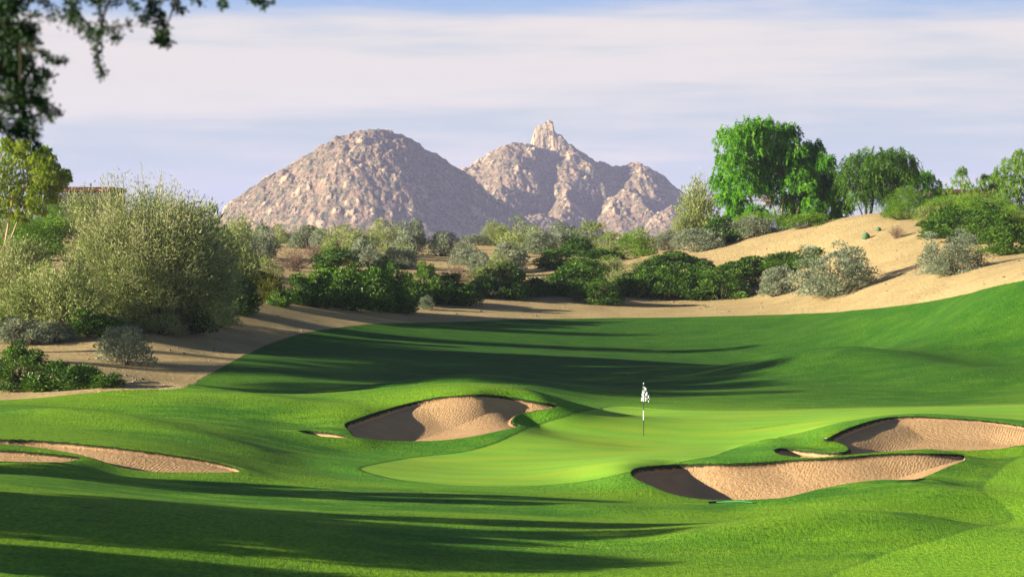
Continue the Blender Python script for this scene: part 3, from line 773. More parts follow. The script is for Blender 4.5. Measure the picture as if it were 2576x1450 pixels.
# ------------------------------------------------------------------ the shrubs of the slope  (kind, x, base y, width, height, label)
G_BACK = 'grey green shrubs along the crest before the mountain'
G_LOW = 'dark green bushes along the lower edge of the sand slope'
G_MID = 'shrubs on the middle of the sand slope'
G_LEFT = 'shrubs round the big bush at the left'
G_RIGHT = 'shrubs on and behind the right dune'
SHR = [
 # crest row, left to right
 ('olive', 600, 655, 80, 100, 'dull olive shrub on the crest, touching the right flank of the big left bush', G_BACK),
 ('oliveround', 646, 605, 62, 52, 'small dark olive shrub on the skyline below the left foot of the dome', G_BACK),
 ('sage', 663, 652, 72, 78, 'pale sage shrub above the spiky yellow agave', G_BACK),
 ('oliveround', 708, 610, 66, 54, 'olive shrub on the skyline, second right of the big left bush', G_BACK),
 ('sage', 770, 626, 72, 54, 'grey sage shrub on the skyline, left of a wide dark-footed clump', G_BACK),
 ('sage', 812, 630, 55, 50, 'small grey sage shrub squeezed between two wider ones on the skyline below the dome', G_BACK),
 ('oliveround', 866, 642, 96, 66, 'wide olive clump with dark foot on the crest below the middle of the dome', G_BACK),
 ('oliveround', 968, 626, 78, 64, 'tall green shrub on the skyline under the right side of the dome', G_BACK),
 ('sage', 1027, 640, 68, 78, 'pale yellowish shrub reaching highest on the crest under the dome', G_BACK),
 ('sage', 1112, 645, 80, 56, 'open sage shrub standing free on bright sand left of the crest gap', G_BACK),
 ('sage', 1170, 668, 66, 52, 'small round sage shrub on sand, right of the open sage shrub', G_BACK),
 ('sage', 1205, 618, 96, 24, 'low pale green mat in the gap of the crest row', G_BACK),
 ('olive', 1240, 618, 56, 56, 'thin yellowish shrub rising behind the low pale mat', G_BACK),
 ('oliveround', 1318, 634, 112, 70, 'broad pale green shrub on the crest below the saddle of the mountain', G_BACK),
 ('sage', 1280, 684, 80, 68, 'rounded sage shrub in front of the broad pale crest shrub', G_BACK),
 ('sage', 1412, 634, 86, 60, 'grey shrub with dark hollow on the crest below the pinnacle', G_BACK),
 ('oliveround', 1490, 634, 90, 64, 'smooth pale olive shrub on the crest right of the pinnacle', G_BACK),
 ('oliveround', 1540, 640, 60, 48, 'low dark olive shrub leaning on the smooth pale one on the crest', G_BACK),
 ('bright', 1606, 646, 88, 64, 'round green shrub with black right side on the crest', G_BACK),
 ('sage', 1682, 630, 62, 46, 'small sage shrub on bright sand right of the round green one', G_BACK),
 ('sage', 1752, 634, 92, 54, 'wide sage shrub at the left foot of the dune', G_BACK),
 ('green', 1815, 617, 80, 62, 'dark blue green bush at the left end of the dune crest', G_BACK),
 ('olive', 1720, 612, 60, 66, 'wispy olive shrub behind the wide sage at the foot of the dune', G_BACK),
 # middle of the slope
 ('green', 815, 680, 74, 46, 'dark low bush on the slope beside the dry pink twigs', G_MID),
 ('bright', 826, 642, 46, 26, 'small bright green tuft on the slope under the skyline clump', G_MID),
 ('dry', 738, 684, 104, 56, 'dry pinkish brown twiggy bush on the left slope', G_MID),
 ('dry', 790, 650, 60, 36, 'small rusty dry bush behind the pinkish twiggy one', G_MID),
 ('sage', 917, 672, 76, 70, 'round pale sage shrub with black shade at its foot, mid slope', G_MID),
 ('sage', 1003, 676, 82, 56, 'sage shrub half hidden behind the tallest dark bushes', G_MID),
 ('green', 1072, 702, 52, 42, 'small blue green shrub at the right shoulder of the dark hedge', G_MID),
 ('dry', 1148, 716, 66, 50, 'reddish dry bush between two dark green bushes', G_MID),
 ('sage', 1206, 694, 58, 60, 'pale thin shrub behind the leafy bush in the centre', G_MID),
 ('green', 1412, 678, 122, 46, 'flat dark green bush on the mid slope, left of the olive tuft', G_MID),
 ('green', 1522, 658, 96, 32, 'long flat green bush just below the crest row', G_MID),
 ('olive', 1540, 694, 86, 44, 'brownish olive tuft in the middle of the green bushes', G_MID),
 ('green', 1690, 678, 124, 46, 'low green mound of leaves on the slope left of the dune', G_MID),
 ('oliveround', 1010, 652, 60, 36, 'low olive shrub under the tall pale one of the crest', G_MID),
 # lower dark hedge
 ('yellow', 676, 764, 100, 84, 'yellow green bush at the left end of the dark hedge', G_LOW),
 ('green', 745, 766, 70, 76, 'dark green bush joined to the yellow green one', G_LOW),
 ('green', 805, 774, 96, 90, 'dark green bush of the hedge with a rusty sprig above it', G_LOW),
 ('green', 868, 780, 96, 98, 'dark green bush with open black foot, third in the hedge', G_LOW),
 ('green', 930, 783, 108, 112, 'tall dark green bush in deep shade near the hedge middle', G_LOW),
 ('greenbig', 992, 786, 110, 122, 'tallest dark green bush of the hedge, lit on its top', G_LOW),
 ('green', 1045, 770, 80, 84, 'dark green bush sloping down from the tallest of the hedge', G_LOW),
 ('sage', 1072, 779, 40, 34, 'tiny blue grey shrub at the foot of the hedge on shaded sand', G_LOW),
 ('green', 1105, 766, 96, 72, 'dark glossy bush right of the tiny blue grey shrub', G_LOW),
 ('green', 1168, 770, 80, 56, 'low end of the left hedge trailing onto the sand', G_LOW),
 ('greenbig', 1258, 754, 132, 92, 'leafy bright topped bush at the centre of the slope', G_LOW),
 ('green', 1345, 746, 86, 48, 'low black shaded bush right of the leafy central bush', G_LOW),
 ('green', 1440, 748, 110, 82, 'grassy green bush left of the brightest leafy bush', G_LOW),
 ('greenbig', 1500, 766, 128, 62, 'bush with the brightest single leaves, lowest in the centre', G_LOW),
 ('olive', 1560, 735, 84, 62, 'brown topped olive bush behind the brightest leafy bush', G_LOW),
 ('green', 1590, 748, 104, 70, 'dark bush with hollow shade, right of the brightest leafy bush', G_LOW),
 ('greenbig', 1700, 757, 130, 88, 'large dark green bush with orange flecks on the right slope', G_LOW),
 ('greenbig', 1820, 757, 140, 90, 'large dark green bush beside the two sage bushes', G_LOW),
 ('green', 1760, 720, 100, 66, 'dark green bush filling the gap behind the two large ones', G_LOW),
 ('green', 1900, 700, 120, 60, 'green bush climbing the dune behind the sage bushes', G_LOW),
 ('green', 1975, 690, 120, 58, 'finely leaved green bush on the dune flank', G_LOW),
 ('green', 2045, 676, 92, 56, 'highest green bush on the dune flank, behind the large sage', G_LOW),
 ('rust', 884, 700, 36, 46, 'rust orange sprig rising from the dark hedge', G_LOW),
 ('green', 700, 772, 60, 44, 'small dark shrub in front of the yellow green bush', G_LOW),
 ('green', 840, 742, 110, 66, 'dark green bush in the second row behind the rusty sprig', G_LOW),
 ('green', 905, 745, 110, 86, 'broad bush filling the second row of the dark hedge', G_LOW),
 ('greenbig', 970, 735, 120, 84, 'leafy bush in the second row, behind the tallest of the hedge', G_LOW),
 ('green', 1130, 740, 90, 52, 'dark bush in the second row under the reddish dry one', G_LOW),
 ('oliveround', 1220, 722, 90, 60, 'olive green bush at the left shoulder of the leafy central bush', G_LOW),
 ('green', 1290, 748, 90, 70, 'dark right flank of the leafy central bush', G_LOW),
 ('green', 1395, 745, 80, 60, 'dark bush between the black shaded one and the grassy green one', G_LOW),
 ('greenbig', 1480, 715, 120, 66, 'long leaved bush in the second row right of the centre', G_LOW),
 ('green', 1640, 752, 100, 84, 'deep green bush joined to the large one with orange flecks', G_LOW),
 ('green', 1655, 715, 120, 60, 'bush in the second row behind the orange flecked one', G_LOW),
 ('green', 1860, 735, 100, 76, 'dark green bush filling the corner left of the small sage', G_LOW),
 ('green', 1770, 752, 110, 84, 'dark green bush between the two large bushes of the right slope', G_LOW),
 ('sage', 735, 610, 60, 40, 'low sage shrub beside the second olive shrub of the skyline', G_BACK),
 ('oliveround', 905, 630, 70, 48, 'dark olive shrub wedged right of the wide clump on the skyline', G_BACK),
 ('sage', 1360, 640, 66, 52, 'dusty sage shrub between the broad pale one and the grey hollow one', G_BACK),
 ('green', 1455, 646, 70, 42, 'dark low shrub in the shade between two crest shrubs', G_BACK),
 ('olive', 1270, 622, 60, 50, 'wispy shrub at the left edge of the broad pale crest shrub', G_BACK),
 ('sage', 1790, 628, 60, 40, 'grey shrub in front of the dark blue green bush on the dune', G_BACK),
 ('oliveround', 1255, 688, 60, 50, 'dull olive shrub left of the rounded sage on the slope', G_MID),
 ('green', 860, 668, 90, 40, 'dark green bush in shade under the wide clump of the crest', G_MID),
 ('oliveround', 960, 668, 66, 44, 'small olive shrub right of the round pale sage, mid slope', G_MID),
 ('green', 1470, 690, 90, 40, 'dark bush just left of the brownish olive tuft', G_MID),
 ('olive', 1620, 700, 80, 46, 'dry green tuft right of the brownish olive one', G_MID),
 # sages of the dune
 ('sage', 1962, 744, 82, 78, 'small round sage bush left of the large silvery one', G_RIGHT),
 ('sagebig', 2105, 748, 212, 124, 'large silvery sage bush at the foot of the dune', G_RIGHT),
 ('sagebig', 2400, 692, 168, 102, 'silvery sage bush standing alone on the right of the dune', G_RIGHT),
 ('dry', 2258, 601, 46, 32, 'small dry twig bush on top of the dune', G_RIGHT),
 ('greenbig', 2445, 606, 215, 88, 'large dark green mound of leaves at the right end of the dune', G_RIGHT),
 ('palo', 2290, 553, 130, 74, 'bright green low bush under the droop of the smaller weeping tree', G_RIGHT),
 ('palo', 2395, 552, 150, 70, 'bright green scrub before the grey house on the right', G_RIGHT),
 ('palo', 2490, 570, 150, 96, 'leafy bright green bush behind the large dark mound', G_RIGHT),
 ('palo', 2565, 600, 120, 100, 'bright green bush at the right edge behind the dark one', G_RIGHT),
 ('greenbig', 2500, 616, 130, 80, 'dark green bush right of the large mound on the dune', G_RIGHT),
 ('greenbig', 2390, 590, 110, 66, 'dark leafy left end of the large mound on the dune', G_RIGHT),
 ('greenbig', 2545, 640, 150, 72, 'dark green bush at the right edge below the large mound', G_RIGHT),
 ('oliveround', 2356, 556, 90, 50, 'olive bush at the left shoulder of the large dark mound', G_RIGHT),
 ('green', 2335, 570, 52, 16, 'low sprawling green patch on the dune top', G_RIGHT),
 ('sage', 1900, 597, 100, 50, 'pale sage shrub below the trunks of the big tree', G_RIGHT),
 ('bright', 2035, 575, 120, 42, 'bright green low bush on the dune crest under the big tree', G_RIGHT),
 ('olive', 1765, 606, 124, 152, 'tall wispy olive shrub left of the big tree', G_RIGHT),
 ('olive', 1865, 585, 120, 90, 'wispy olive shrub in front of the big tree', G_RIGHT),
 # left mass
 ('olive', 60, 845, 180, 150, 'sprawling olive bush at the left edge below the palo verde', G_LEFT),
 ('olive', 165, 850, 190, 190, 'tangled olive bush with pale stems left of the big bush', G_LEFT),
 ('bright', 110, 610, 150, 80, 'bright green bush behind the tangled olives at the left', G_LEFT),
 ('olive', 40, 700, 150, 100, 'greyish green bush at the left edge under the lime tree', G_LEFT),
 ('sage', 50, 870, 120, 70, 'blue green sage bush at the left edge above the open sand', G_LEFT),
 ('green', 232, 852, 130, 70, 'dark bush in shade at the foot of the big bush, left side', G_LEFT),
 ('oliveround', 330, 836, 140, 70, 'olive bush at the foot of the big bush, middle', G_LEFT),
 ('green', 430, 826, 130, 80, 'dark green bush at the foot of the big bush, right of its middle', G_LEFT),
 ('sage', 515, 806, 110, 92, 'grey green bush low on the right side of the big bush', G_LEFT),
 ('green', 590, 792, 120, 84, 'dark blue green bush where the left mass meets the sand', G_LEFT),
 ('oliveround', 560, 715, 150, 130, 'dark olive bush leaning on the right flank of the big bush', G_LEFT),
 ('green', 620, 720, 110, 64, 'low dark bush with yellow flecks right of the big bush', G_LEFT),
 ('sage', 610, 665, 60, 80, 'grey shrub between the big bush and the pale sage', G_LEFT),
 ('sage', 308, 920, 132, 98, 'round green grey shrub alone on the open sand at the left', G_LEFT),
 ('greenbig', 45, 984, 150, 105, 'dark shaded bush in the left corner of the sand', G_LEFT),
 ('green', 120, 985, 130, 72, 'low bush with fresh green fronds by the turf, left', G_LEFT),
 ('green', 200, 980, 120, 58, 'spreading dark green bush on the sand beside the turf', G_LEFT),
 ('olive', 250, 800, 180, 210, 'olive bush with fine stems pressed against the left flank of the big bush', G_LEFT),
 ('oliveround', 500, 780, 170, 250, 'dark round bush merging with the right flank of the big bush', G_LEFT),
 ('olive', 580, 745, 110, 175, 'dim olive shrub filling the right shoulder of the big bush', G_LEFT),
 ('oliveround', 110, 800, 170, 130, 'leafy olive shrub behind the sprawling bush at the left edge', G_LEFT),
 ('bright', 60, 655, 180, 80, 'green shrub at the left edge, below the trunks of the lime tree', G_LEFT),
 ('olive', 10, 790, 150, 150, 'olive shrub cut by the left edge of the picture', G_LEFT),
 ('sage', 130, 862, 110, 52, 'low grey shrub between the sage and the dark bush at the left', G_LEFT),
 ('green', 20, 830, 110, 60, 'dark green leaves at the left edge under the olive shrubs', G_LEFT),
 ('green', 465, 840, 130, 78, 'dark green bush hiding the stems of the big bush on the right', G_LEFT),
 ('oliveround', 395, 842, 120, 62, 'low grey green bush hiding the stems of the big bush in the middle', G_LEFT),
 ('oliveround', 530, 822, 120, 90, 'olive green bush low on the right, between two dark bushes of the left mass', G_LEFT),
 ('palo', 1925, 588, 130, 66, 'light green bush round the trunks of the big tree', G_RIGHT),
 ('olive', 205, 612, 140, 132, 'hazy olive shrub in front of the low house, behind the big bush', G_LEFT),
 ('palo', 20, 625, 170, 88, 'bright green bush at the left edge under the crown of the lime tree', G_LEFT),
 ('palo', 120, 590, 130, 74, 'light green bush between the lime tree and the big bush', G_LEFT),
 ('oliveround', 660, 705, 90, 50, 'low yellowish shrub behind the yellow green bush', G_LEFT),
 ('olive', 415, 835, 110, 60, 'thin olive shrub with a dead branch at the foot of the big bush', G_LEFT),
 ('green', 268, 977, 80, 38, 'last low tip of the spreading bush beside the turf', G_LEFT),
]
for k, x, y, w, h, lab, g in SHR:
    if g == G_BACK: w, h = w * 1.12, h * 1.1
    if g == G_LOW: h = h * .92
    plant_at(k, x, y, w, h, lab, g)

# big fountain-shaped bush on the left
f, b_ = twiggy(900, 2600, 50, .023, .0046, M['olive'], .9, .6, r0=.24, zjit=.45)
b_.materials.clear(); b_.materials.append(bark_mat('green_stem', (.13, .15, .07), (.30, .28, .18)))
f2, _b = lobed(901, 90, 42000, .016, .0050, .9, (.06, .12), .35, mat=M['olive'], spikes=0)
LIB['bigbush'] = [(f, b_)]
r_ = plant_at('bigbush', 362, 832, 415, 350, 'huge fountain shaped olive bush with pink tipped stems, tallest at the left', None, 'large_bush', 'bush', .85)
o = link('foliage', f2, r_); o.scale = (.96, .96, .86)

# agave
def blades(n, seed, up):
    r = np.random.default_rng(seed); Vs, Qs = [], []; o = 0
    for k in range(n):
        a = k * 2.4; e = r.uniform(.35, 1.2)
        d = np.array([math.cos(a) * math.cos(e), math.sin(a) * math.cos(e), math.sin(e)]); s = unit(np.cross(d, [0, 0, 1.]))
        L = r.uniform(.42, .6)
        pts = [np.zeros(3) - [0, 0, .03], d * L * .35 + [0, 0, .0], d * L * .75 - [0, 0, .02], d * L - [0, 0, .08]]; wd = [.05, .06, .035, .003]
        for p, w in zip(pts, wd): Vs += [p + s * w, p + [0, 0, -w * .6], p - s * w]
        for i in range(3):
            for j in range(2): Qs.append([o + i * 3 + j, o + i * 3 + j + 1, o + i * 3 + j + 4, o + i * 3 + j + 3])
        o += 12
    return np.array(Vs), np.array(Qs)
V, Q = blades(26, 4, 1)
ag = np_mesh('agave', V, Q, M['yellow'], tint=np.random.default_rng(1).uniform(.3, 1, len(V)))
p = hit(663, 662)[0]
o = link('agave', ag, None, (p[0], p[1], p[2])); o.scale = (1.5, 1.5, 1.7)
tag(o, 'spiky yellow green agave on the slope below the pale sage', 'agave')

# small barrel cacti on the dune
def barrel(seed):
    k, s = 22, 9; th = np.arange(k) / k * 2 * math.pi; V = []
    for j in range(s + 1):
        t = j / s; z = t; rr = .5 * math.sin(math.pi * (.12 + .88 * t)) ** .6 if j < s else .02
        rib = 1 + .10 * (np.arange(k) % 2 * 2 - 1)
        V.append(np.stack([np.cos(th) * rr * rib, np.sin(th) * rr * rib, np.full(k, z * .95)], 1))
    V = np.vstack(V)
    i = np.arange(s)[:, None] * k + np.arange(k)[None]; j = np.arange(s)[:, None] * k + (np.arange(k)[None] + 1) % k
    Q = np.stack([i, j, j + k, i + k], -1).reshape(-1, 4)
    return np_mesh('cactus', V, Q, M['cactus'], smooth=True, tint=np.random.default_rng(seed).uniform(0, 1, len(V)))
for x, y, w, lab in ((2178, 601, 19, 'round barrel cactus on the bare dune, the larger one'), (2210, 581, 12, 'tiny barrel cactus higher on the bare dune')):
    p = hit(x, y)[0]; m = p[1] / F
    r0 = empty('cactus', (p[0], p[1], p[2] - .03)); tag(r0, lab, 'cactus', 'barrel cacti on the dune')
    ob = link('body', barrel(x), r0); ob.scale = (w * m,) * 3
    r = np.random.default_rng(int(x)); n = 240
    d = unit(r.normal(size=(n, 3)) + [0, 0, .5]); d[:, 2] = np.abs(d[:, 2])
    V, Q = leaves(d * [.46, .46, .5] + [0, 0, .45], d, .14, .012, r)
    sp = link('spines', np_mesh('spines', V, Q, M['sage'], tint=np.full(len(V), 1.)), r0); sp.scale = (w * m,) * 3

# ------------------------------------------------------------------ trees
def limb_paths(r, base, targets, r0, r1, fork=.4):
    paths = []
    for t in targets:
        t = np.asarray(t, float)
        pts = curve(base, t, [(t[0] - base[0]) * -.12 + r.normal() * .15, (t[1] - base[1]) * -.1, .12 * (t[2] - base[2]) * r.uniform(-.3, 1)], 8)
        pts[1:-1] += r.normal(size=(6, 3)) * .07
        paths.append((pts, np.linspace(r0, r1, 8)))
    return paths

def weeping_crown(seed, lobes, per, nl, L, Wd, drop, mat):
    """lobes: list of (centre, radius). Strands leave each lobe and arch over, leaflets hang from them"""
    r = np.random.default_rng(seed); P_, D_, T_ = [], [], []; paths = []
    for c, R in lobes:
        lt = r.uniform(0, 1)
        for k in range(per):
            d = unit(r.normal(size=3) + [0, 0, .45]); d[2] = max(d[2], -.35)
            s = np.array(c) + d * R * r.uniform(.3, 1.12)
            out = unit(np.array([d[0], d[1], .25]) + r.normal(size=3) * .2)
            ln = drop * r.uniform(.4, 1.3); st = r.uniform(0, .75) ** 1.3
            t = np.linspace(0, 1, 6)[:, None]
            pts = s + out * (ln * .55) * t + np.array([0, 0, -1.]) * ln * .95 * t ** 2.0 + np.array([0, 0, .12 * ln]) * t
            if k % 4 == 0: paths.append((pts, np.linspace(.018, .006, 6)))
            tt = r.uniform(.05, 1, nl) * 5; i = np.minimum(tt.astype(int), 4); f = (tt - i)[:, None]
            p = pts[i] * (1 - f) + pts[i + 1] * f
            dd = unit(pts[i + 1] - pts[i]) * .75 + r.normal(size=(nl, 3)) * .45 + [0, 0, -.25]
            P_.append(p); D_.append(unit(dd)); T_.append(np.clip(lt * .15 + st + r.uniform(0, .25, nl), 0, 1))
    Pn, Dn, T = np.vstack(P_), np.vstack(D_), np.concatenate(T_)
    sz = r.uniform(.6, 1.3, len(Pn))
    V, Q = leaves(Pn, Dn, L * sz, Wd * sz, r)
    return np_mesh('crown', V, Q, mat, tint=np.repeat(T, 4)), paths

def px_lobes(lst, d, seed, spread=1.0):
    r = np.random.default_rng(seed); out = []
    for x, y, R in lst:
        dd = d + r.uniform(-1, 1) * spread
        out.append((at(x, y, dd), R * d / F))
    return out

def tree(name, label, d, lobes, trunks, base, mat, bark, seed, per, nl, L, Wd, drop, spread=2.0, group=None, tr=.16):
    P0 = hit(base[0], base[1])[0]
    dd = d
    z0 = float(base_z(at(base[0], base[1], dd)[0], dd))
    root = empty(name, (at(base[0], base[1], dd)[0], dd, z0)); tag(root, label, 'tree', group)
    org = np.array(root.location)
    lb = [(c - org, R) for c, R in px_lobes(lobes, dd, seed, spread)]
    crown, tw = weeping_crown(seed, lb, per, nl, L, Wd, drop, mat)
    r = np.random.default_rng(seed + 1)
    paths = []
    fk = []
    for (bx, tx, ty, q) in trunks:
        b0 = at(bx, base[1], dd) - org; b0[2] = -.15
        t0 = at(tx, ty, dd + r.uniform(-.6, .6)) - org
        paths.append((curve(b0, t0, [r.normal() * .15, r.normal() * .2, 0], 8), np.linspace(tr * q, tr * q * .55, 8))); fk.append((t0, q))
    V, Q = tubes(paths, 8); link('trunk', np_mesh('trunk', V, Q, bark, smooth=True), root)
    lp = []
    for i, (c, R) in enumerate(lb):
        t0, q = fk[int(np.argmin([np.linalg.norm(f_[0] - c) for f_ in fk]))]
        lp += limb_paths(r, t0, [c], tr * q * .5, .02)
    V, Q = tubes(lp + (tw if name == 'weeping_tree' else []), 4); link('limbs', np_mesh('limbs', V, Q, bark), root)
    link('crown', crown, root)
    return root

tree('weeping_tree', 'big bright green feathery tree behind the dune, taller of the two', 221,
     [(1835,345,34),(1880,325,30),(1925,318,26),(1955,340,34),(1985,335,26),(1845,385,40),(1890,365,38),(1935,370,36),(1830,430,36),(1870,425,44),(1915,420,40),(1955,390,36),(1840,475,34),(1880,470,38),(1915,465,30),
      (1990,385,34),(2020,430,38),(2055,415,28),(2075,410,24),(2060,450,38),(2085,450,26),(1990,450,40),(2030,480,38),(2070,490,32),(2095,475,26),(1960,500,34),(2000,510,30),(2045,520,26),(1860,505,26),(1830,500,22),(1945,440,38),(2090,510,22),(1900,330,24),(1860,350,30),(2110,480,16),(2120,520,20),(2000,540,30),(2060,548,26),(2105,548,22),(1850,530,22),(1900,535,24),(1935,470,36),(1890,440,40),(2010,460,36),(1975,410,34),(1860,400,36),(1815,460,24),(2050,480,34),(1985,375,30),(2030,395,30),(2015,425,30),(2045,375,24),(1900,350,30),(1925,395,34)],
     [(1964,1938,505,1.), (1978,1992,500,.8), (1960,1970,440,.9), (1990,2030,470,.7)], (1970,574), M['feather'], M['palebark'], 31, 95, 24, .33, .07, .85, 3.0)
tree('weeping_tree', 'smaller dark weeping tree with drooping strands behind the dune top', 214,
     [(2145,410,22),(2170,398,24),(2200,395,24),(2230,395,22),(2258,392,22),(2280,405,20),(2150,440,26),(2185,430,28),(2225,430,28),(2262,425,26),(2290,430,16),(2145,470,22),(2200,465,30),(2240,455,24),(2130,440,14),(2205,490,20),(2275,445,18),(2170,470,26),(2215,450,30),(2195,430,30),(2230,480,20),(2160,495,16)],
     [(2178,2165,470,.8), (2188,2200,460,1.), (2174,2150,480,.5)], (2182,545), M['willow'], M['darkbark'], 47, 62, 28, .28, .05, 1.8, 2.0)
tree('palo_verde', 'rounded bright green palo verde right of the weeping tree', 219,
     [(2240,500,30),(2275,475,32),(2312,458,28),(2338,472,28),(2300,510,34),(2350,500,30),(2255,525,24),(2290,450,22),(2335,520,26),(2330,445,18),(2372,520,20)],
     [(2290,2285,505,.7)], (2290,560), M['feather'], M['palebark'], 61, 80, 22, .26, .045, .7, 2.0, 'palo verdes on the right skyline')
tree('palo_verde', 'airy palo verde with two thin pointed tops on the right skyline', 236,
     [(2385,485,26),(2415,460,22),(2420,432,10),(2440,480,28),(2470,470,22),(2480,445,9),(2500,485,28),(2460,505,30),(2400,505,26),(2530,500,26)],
     [(2430,2425,500,.7), (2440,2465,500,.6)], (2435,560), M['bright'], M['palebark'], 62, 60, 20, .26, .04, .5, 2.0, 'palo verdes on the right skyline')
tree('palo_verde', 'tall light green palo verde cut by the right edge', 226,
     [(2520,440,26),(2545,415,26),(2570,395,22),(2560,450,32),(2590,430,32),(2540,480,30),(2580,480,34),(2620,400,34),(2620,450,40),(2510,465,20),(2560,515,28),(2600,530,30),(2650,480,36),(2540,540,24)],
     [(2590,2580,480,1.)], (2590,575), M['bright'], M['palebark'], 63, 80, 22, .28, .045, .6, 2.5, 'palo verdes on the right skyline')
tree('palo_verde', 'yellow green palo verde at the left edge, before the house', 176,
     [(10,400,34),(50,385,30),(-30,420,40),(40,430,36),(80,415,28),(100,440,28),(20,470,34),(60,470,32),(95,475,24),(125,450,22),(148,440,14),(40,510,26),(70,515,22),(-20,480,40),(120,475,16),(-60,460,40),(30,375,26),(70,410,34),(0,440,36),(80,460,30),(110,420,24),(45,490,34),(10,510,30),(90,500,24),(130,430,26),(122,402,20),(150,462,20),(100,395,24),(158,436,16),(168,448,10),(112,380,16),(60,368,20),(145,470,14),(20,360,18),(10,540,26),(50,545,24),(92,530,22),(-30,530,30),(130,500,20)],
     [(0,30,500,.8), (0,-20,470,.7), (2,70,490,.5)], (2,590), M['lime'], M['palebark'], 64, 105, 26, .20, .034, .25, 2.0)

# ------------------------------------------------------------------ houses far behind the scrub
def box(lo, hi):
    (x0, y0, z0), (x1, y1, z1) = lo, hi
    V = np.array([(x, y, z) for z in (z0, z1) for y in (y0, y1) for x in (x0, x1)], float)
    return V, np.array([(0, 2, 3, 1), (4, 5, 7, 6), (0, 1, 5, 4), (2, 6, 7, 3), (0, 4, 6, 2), (1, 3, 7, 5)])
def plain(name, c, rough=.85, n=0.):
    m, nt, out = new_mat(name); b = NB(nt)
    if n:
        pos = b.n('ShaderNodeNewGeometry').outputs['Position']
        c2 = tuple(v * (1 - n) for v in c)
        b.l(b.bsdf(b.mix(b.noise(pos, 3., 4), c, c2), rough), out.inputs[0])
    else: b.l(b.bsdf(c, rough), out.inputs[0])
    return m
STUCCO = plain('stucco', (.09, .085, .095), .9, .3); PARA = plain('parapet', (.16, .055, .045), .8, .3); GLASS = plain('window_glass', (.03, .04, .05), .4); FRAME = plain('window_frame', (.07, .05, .04), .6)
def house(lab, pxl, pxr, pyt, d, deep=9.):
    a = at(pxl, pyt, d); c = at(pxr, pyt, d); zt = a[2]; cx_ = (a[0] + c[0]) / 2; w = (c[0] - a[0]) / 2; g = float(base_z(cx_, d)) - .5
    root = empty('house', (cx_, d, g)); tag(root, lab, 'house', 'flat roofed houses beyond the scrub'); H = zt - g
    V, Q = box((-w, 0, 0), (w, deep, H - .45)); link('wall', np_mesh('wall', V, Q, STUCCO), root)
    V, Q = box((-w - .15, -.15, H - .448), (w + .15, deep + .15, H)); link('parapet', np_mesh('parapet', V, Q, PARA), root)
    n = max(2, int(w * 2 / 3.2))
    for i in range(n):
        x = -w + (i + .5) * 2 * w / n
        V, Q = box((x - .7, -.06, H - 3.1), (x + .7, -.003, H - 1.5)); fr = link('window', np_mesh('window', V, Q, FRAME), root)
        V, Q = box((x - .58, -.09, H - 2.98), (x + .58, -.063, H - 1.62)); link('pane', np_mesh('pane', V, Q, GLASS), fr)
house('low flat roofed house with dark red parapet behind the big left bush', 120, 280, 470, 252)
house('grey flat roofed house half hidden by the palo verdes on the right', 2345, 2505, 476, 262)

# ------------------------------------------------------------------ flagstick
WHITE = plain('white_paint', (.85, .85, .83), .35); BLACK = plain('black_paint', (.015, .03, .018), .4)
def cyl(r0, r1, z0, z1, k=14):
    th = np.arange(k) / k * 2 * math.pi
    c = np.stack([np.cos(th), np.sin(th)], 1)
    V = np.vstack([np.column_stack([c * r0, np.full(k, z0)]), np.column_stack([c * r1, np.full(k, z1)]), [[0, 0, z0], [0, 0, z1]]])
    Q = [[i, (i + 1) % k, k + (i + 1) % k, k + i] for i in range(k)]
    Q += [[2 * k, (i + 1) % k, i, i] for i in range(0)]
    return V, np.array(Q)
p = at(1619, 1094, 94.0); p[2] = float(full_z(p[0], p[1]))
fs = empty('flagstick', p); tag(fs, 'black and white flagstick with a limp white flag on the putting green', 'flagstick')
R_ = .021
bands = [(0, .66, BLACK), (.66, 1.06, WHITE), (1.06, 1.42, BLACK), (1.42, 1.72, WHITE), (1.72, 2.14, BLACK)]
for i, (z0, z1, mt) in enumerate(bands):
    q = 1.0 if mt is WHITE else .85
    V, Q = cyl(R_ * q * (.7 if i == 0 else 1), R_ * q, z0 - (.3 if i == 0 else 0), z1)
    link('pole' if i == 0 else 'band', np_mesh('pole', V, Q, mt, smooth=True), fs)
V, Q = cyl(.012, .028, 2.14, 2.17); V2, Q2 = cyl(.028, .004, 2.17, 2.21); link('finial', np_mesh('finial', np.vstack([V, V2]), np.vstack([Q, Q2 + len(V)]), WHITE, smooth=True), fs)
# hanging cloth, gathered into folds, with a ragged right side
nu, nv = 26, 22
U, Vv = np.meshgrid(np.linspace(0, 1, nu), np.linspace(0, 1, nv))
fold = .045 * np.sin(U * 15 + Vv * 2.2) + .02 * np.sin(U * 27 - Vv * 5)
wv = .10 + .17 * np.sin(np.clip(Vv * 1.15, 0, 1) * math.pi * .62) + .030 * np.sin(Vv * 19)
X_ = .85 * (-.10 * Vv * (1 - U) - .02 * (1 - U) + U * wv * (1.0))
Z_ = 2.08 - Vv * .60 - U * .10 + .03 * np.sin(U * 9 + Vv * 4)
V = np.stack([X_, fold * (U + .2), Z_], -1).reshape(-1, 3)
idx = np.arange(nu * nv).reshape(nv, nu); Q = np.stack([idx[:-1, :-1], idx[:-1, 1:], idx[1:, 1:], idx[1:, :-1]], -1).reshape(-1, 4)
CL, nt_, out_ = new_mat('flag_cloth'); b = NB(nt_)
sp_ = b.n('ShaderNodeSeparateXYZ'); b.l(b.n('ShaderNodeTexCoord').outputs['Object'], sp_.inputs[0])
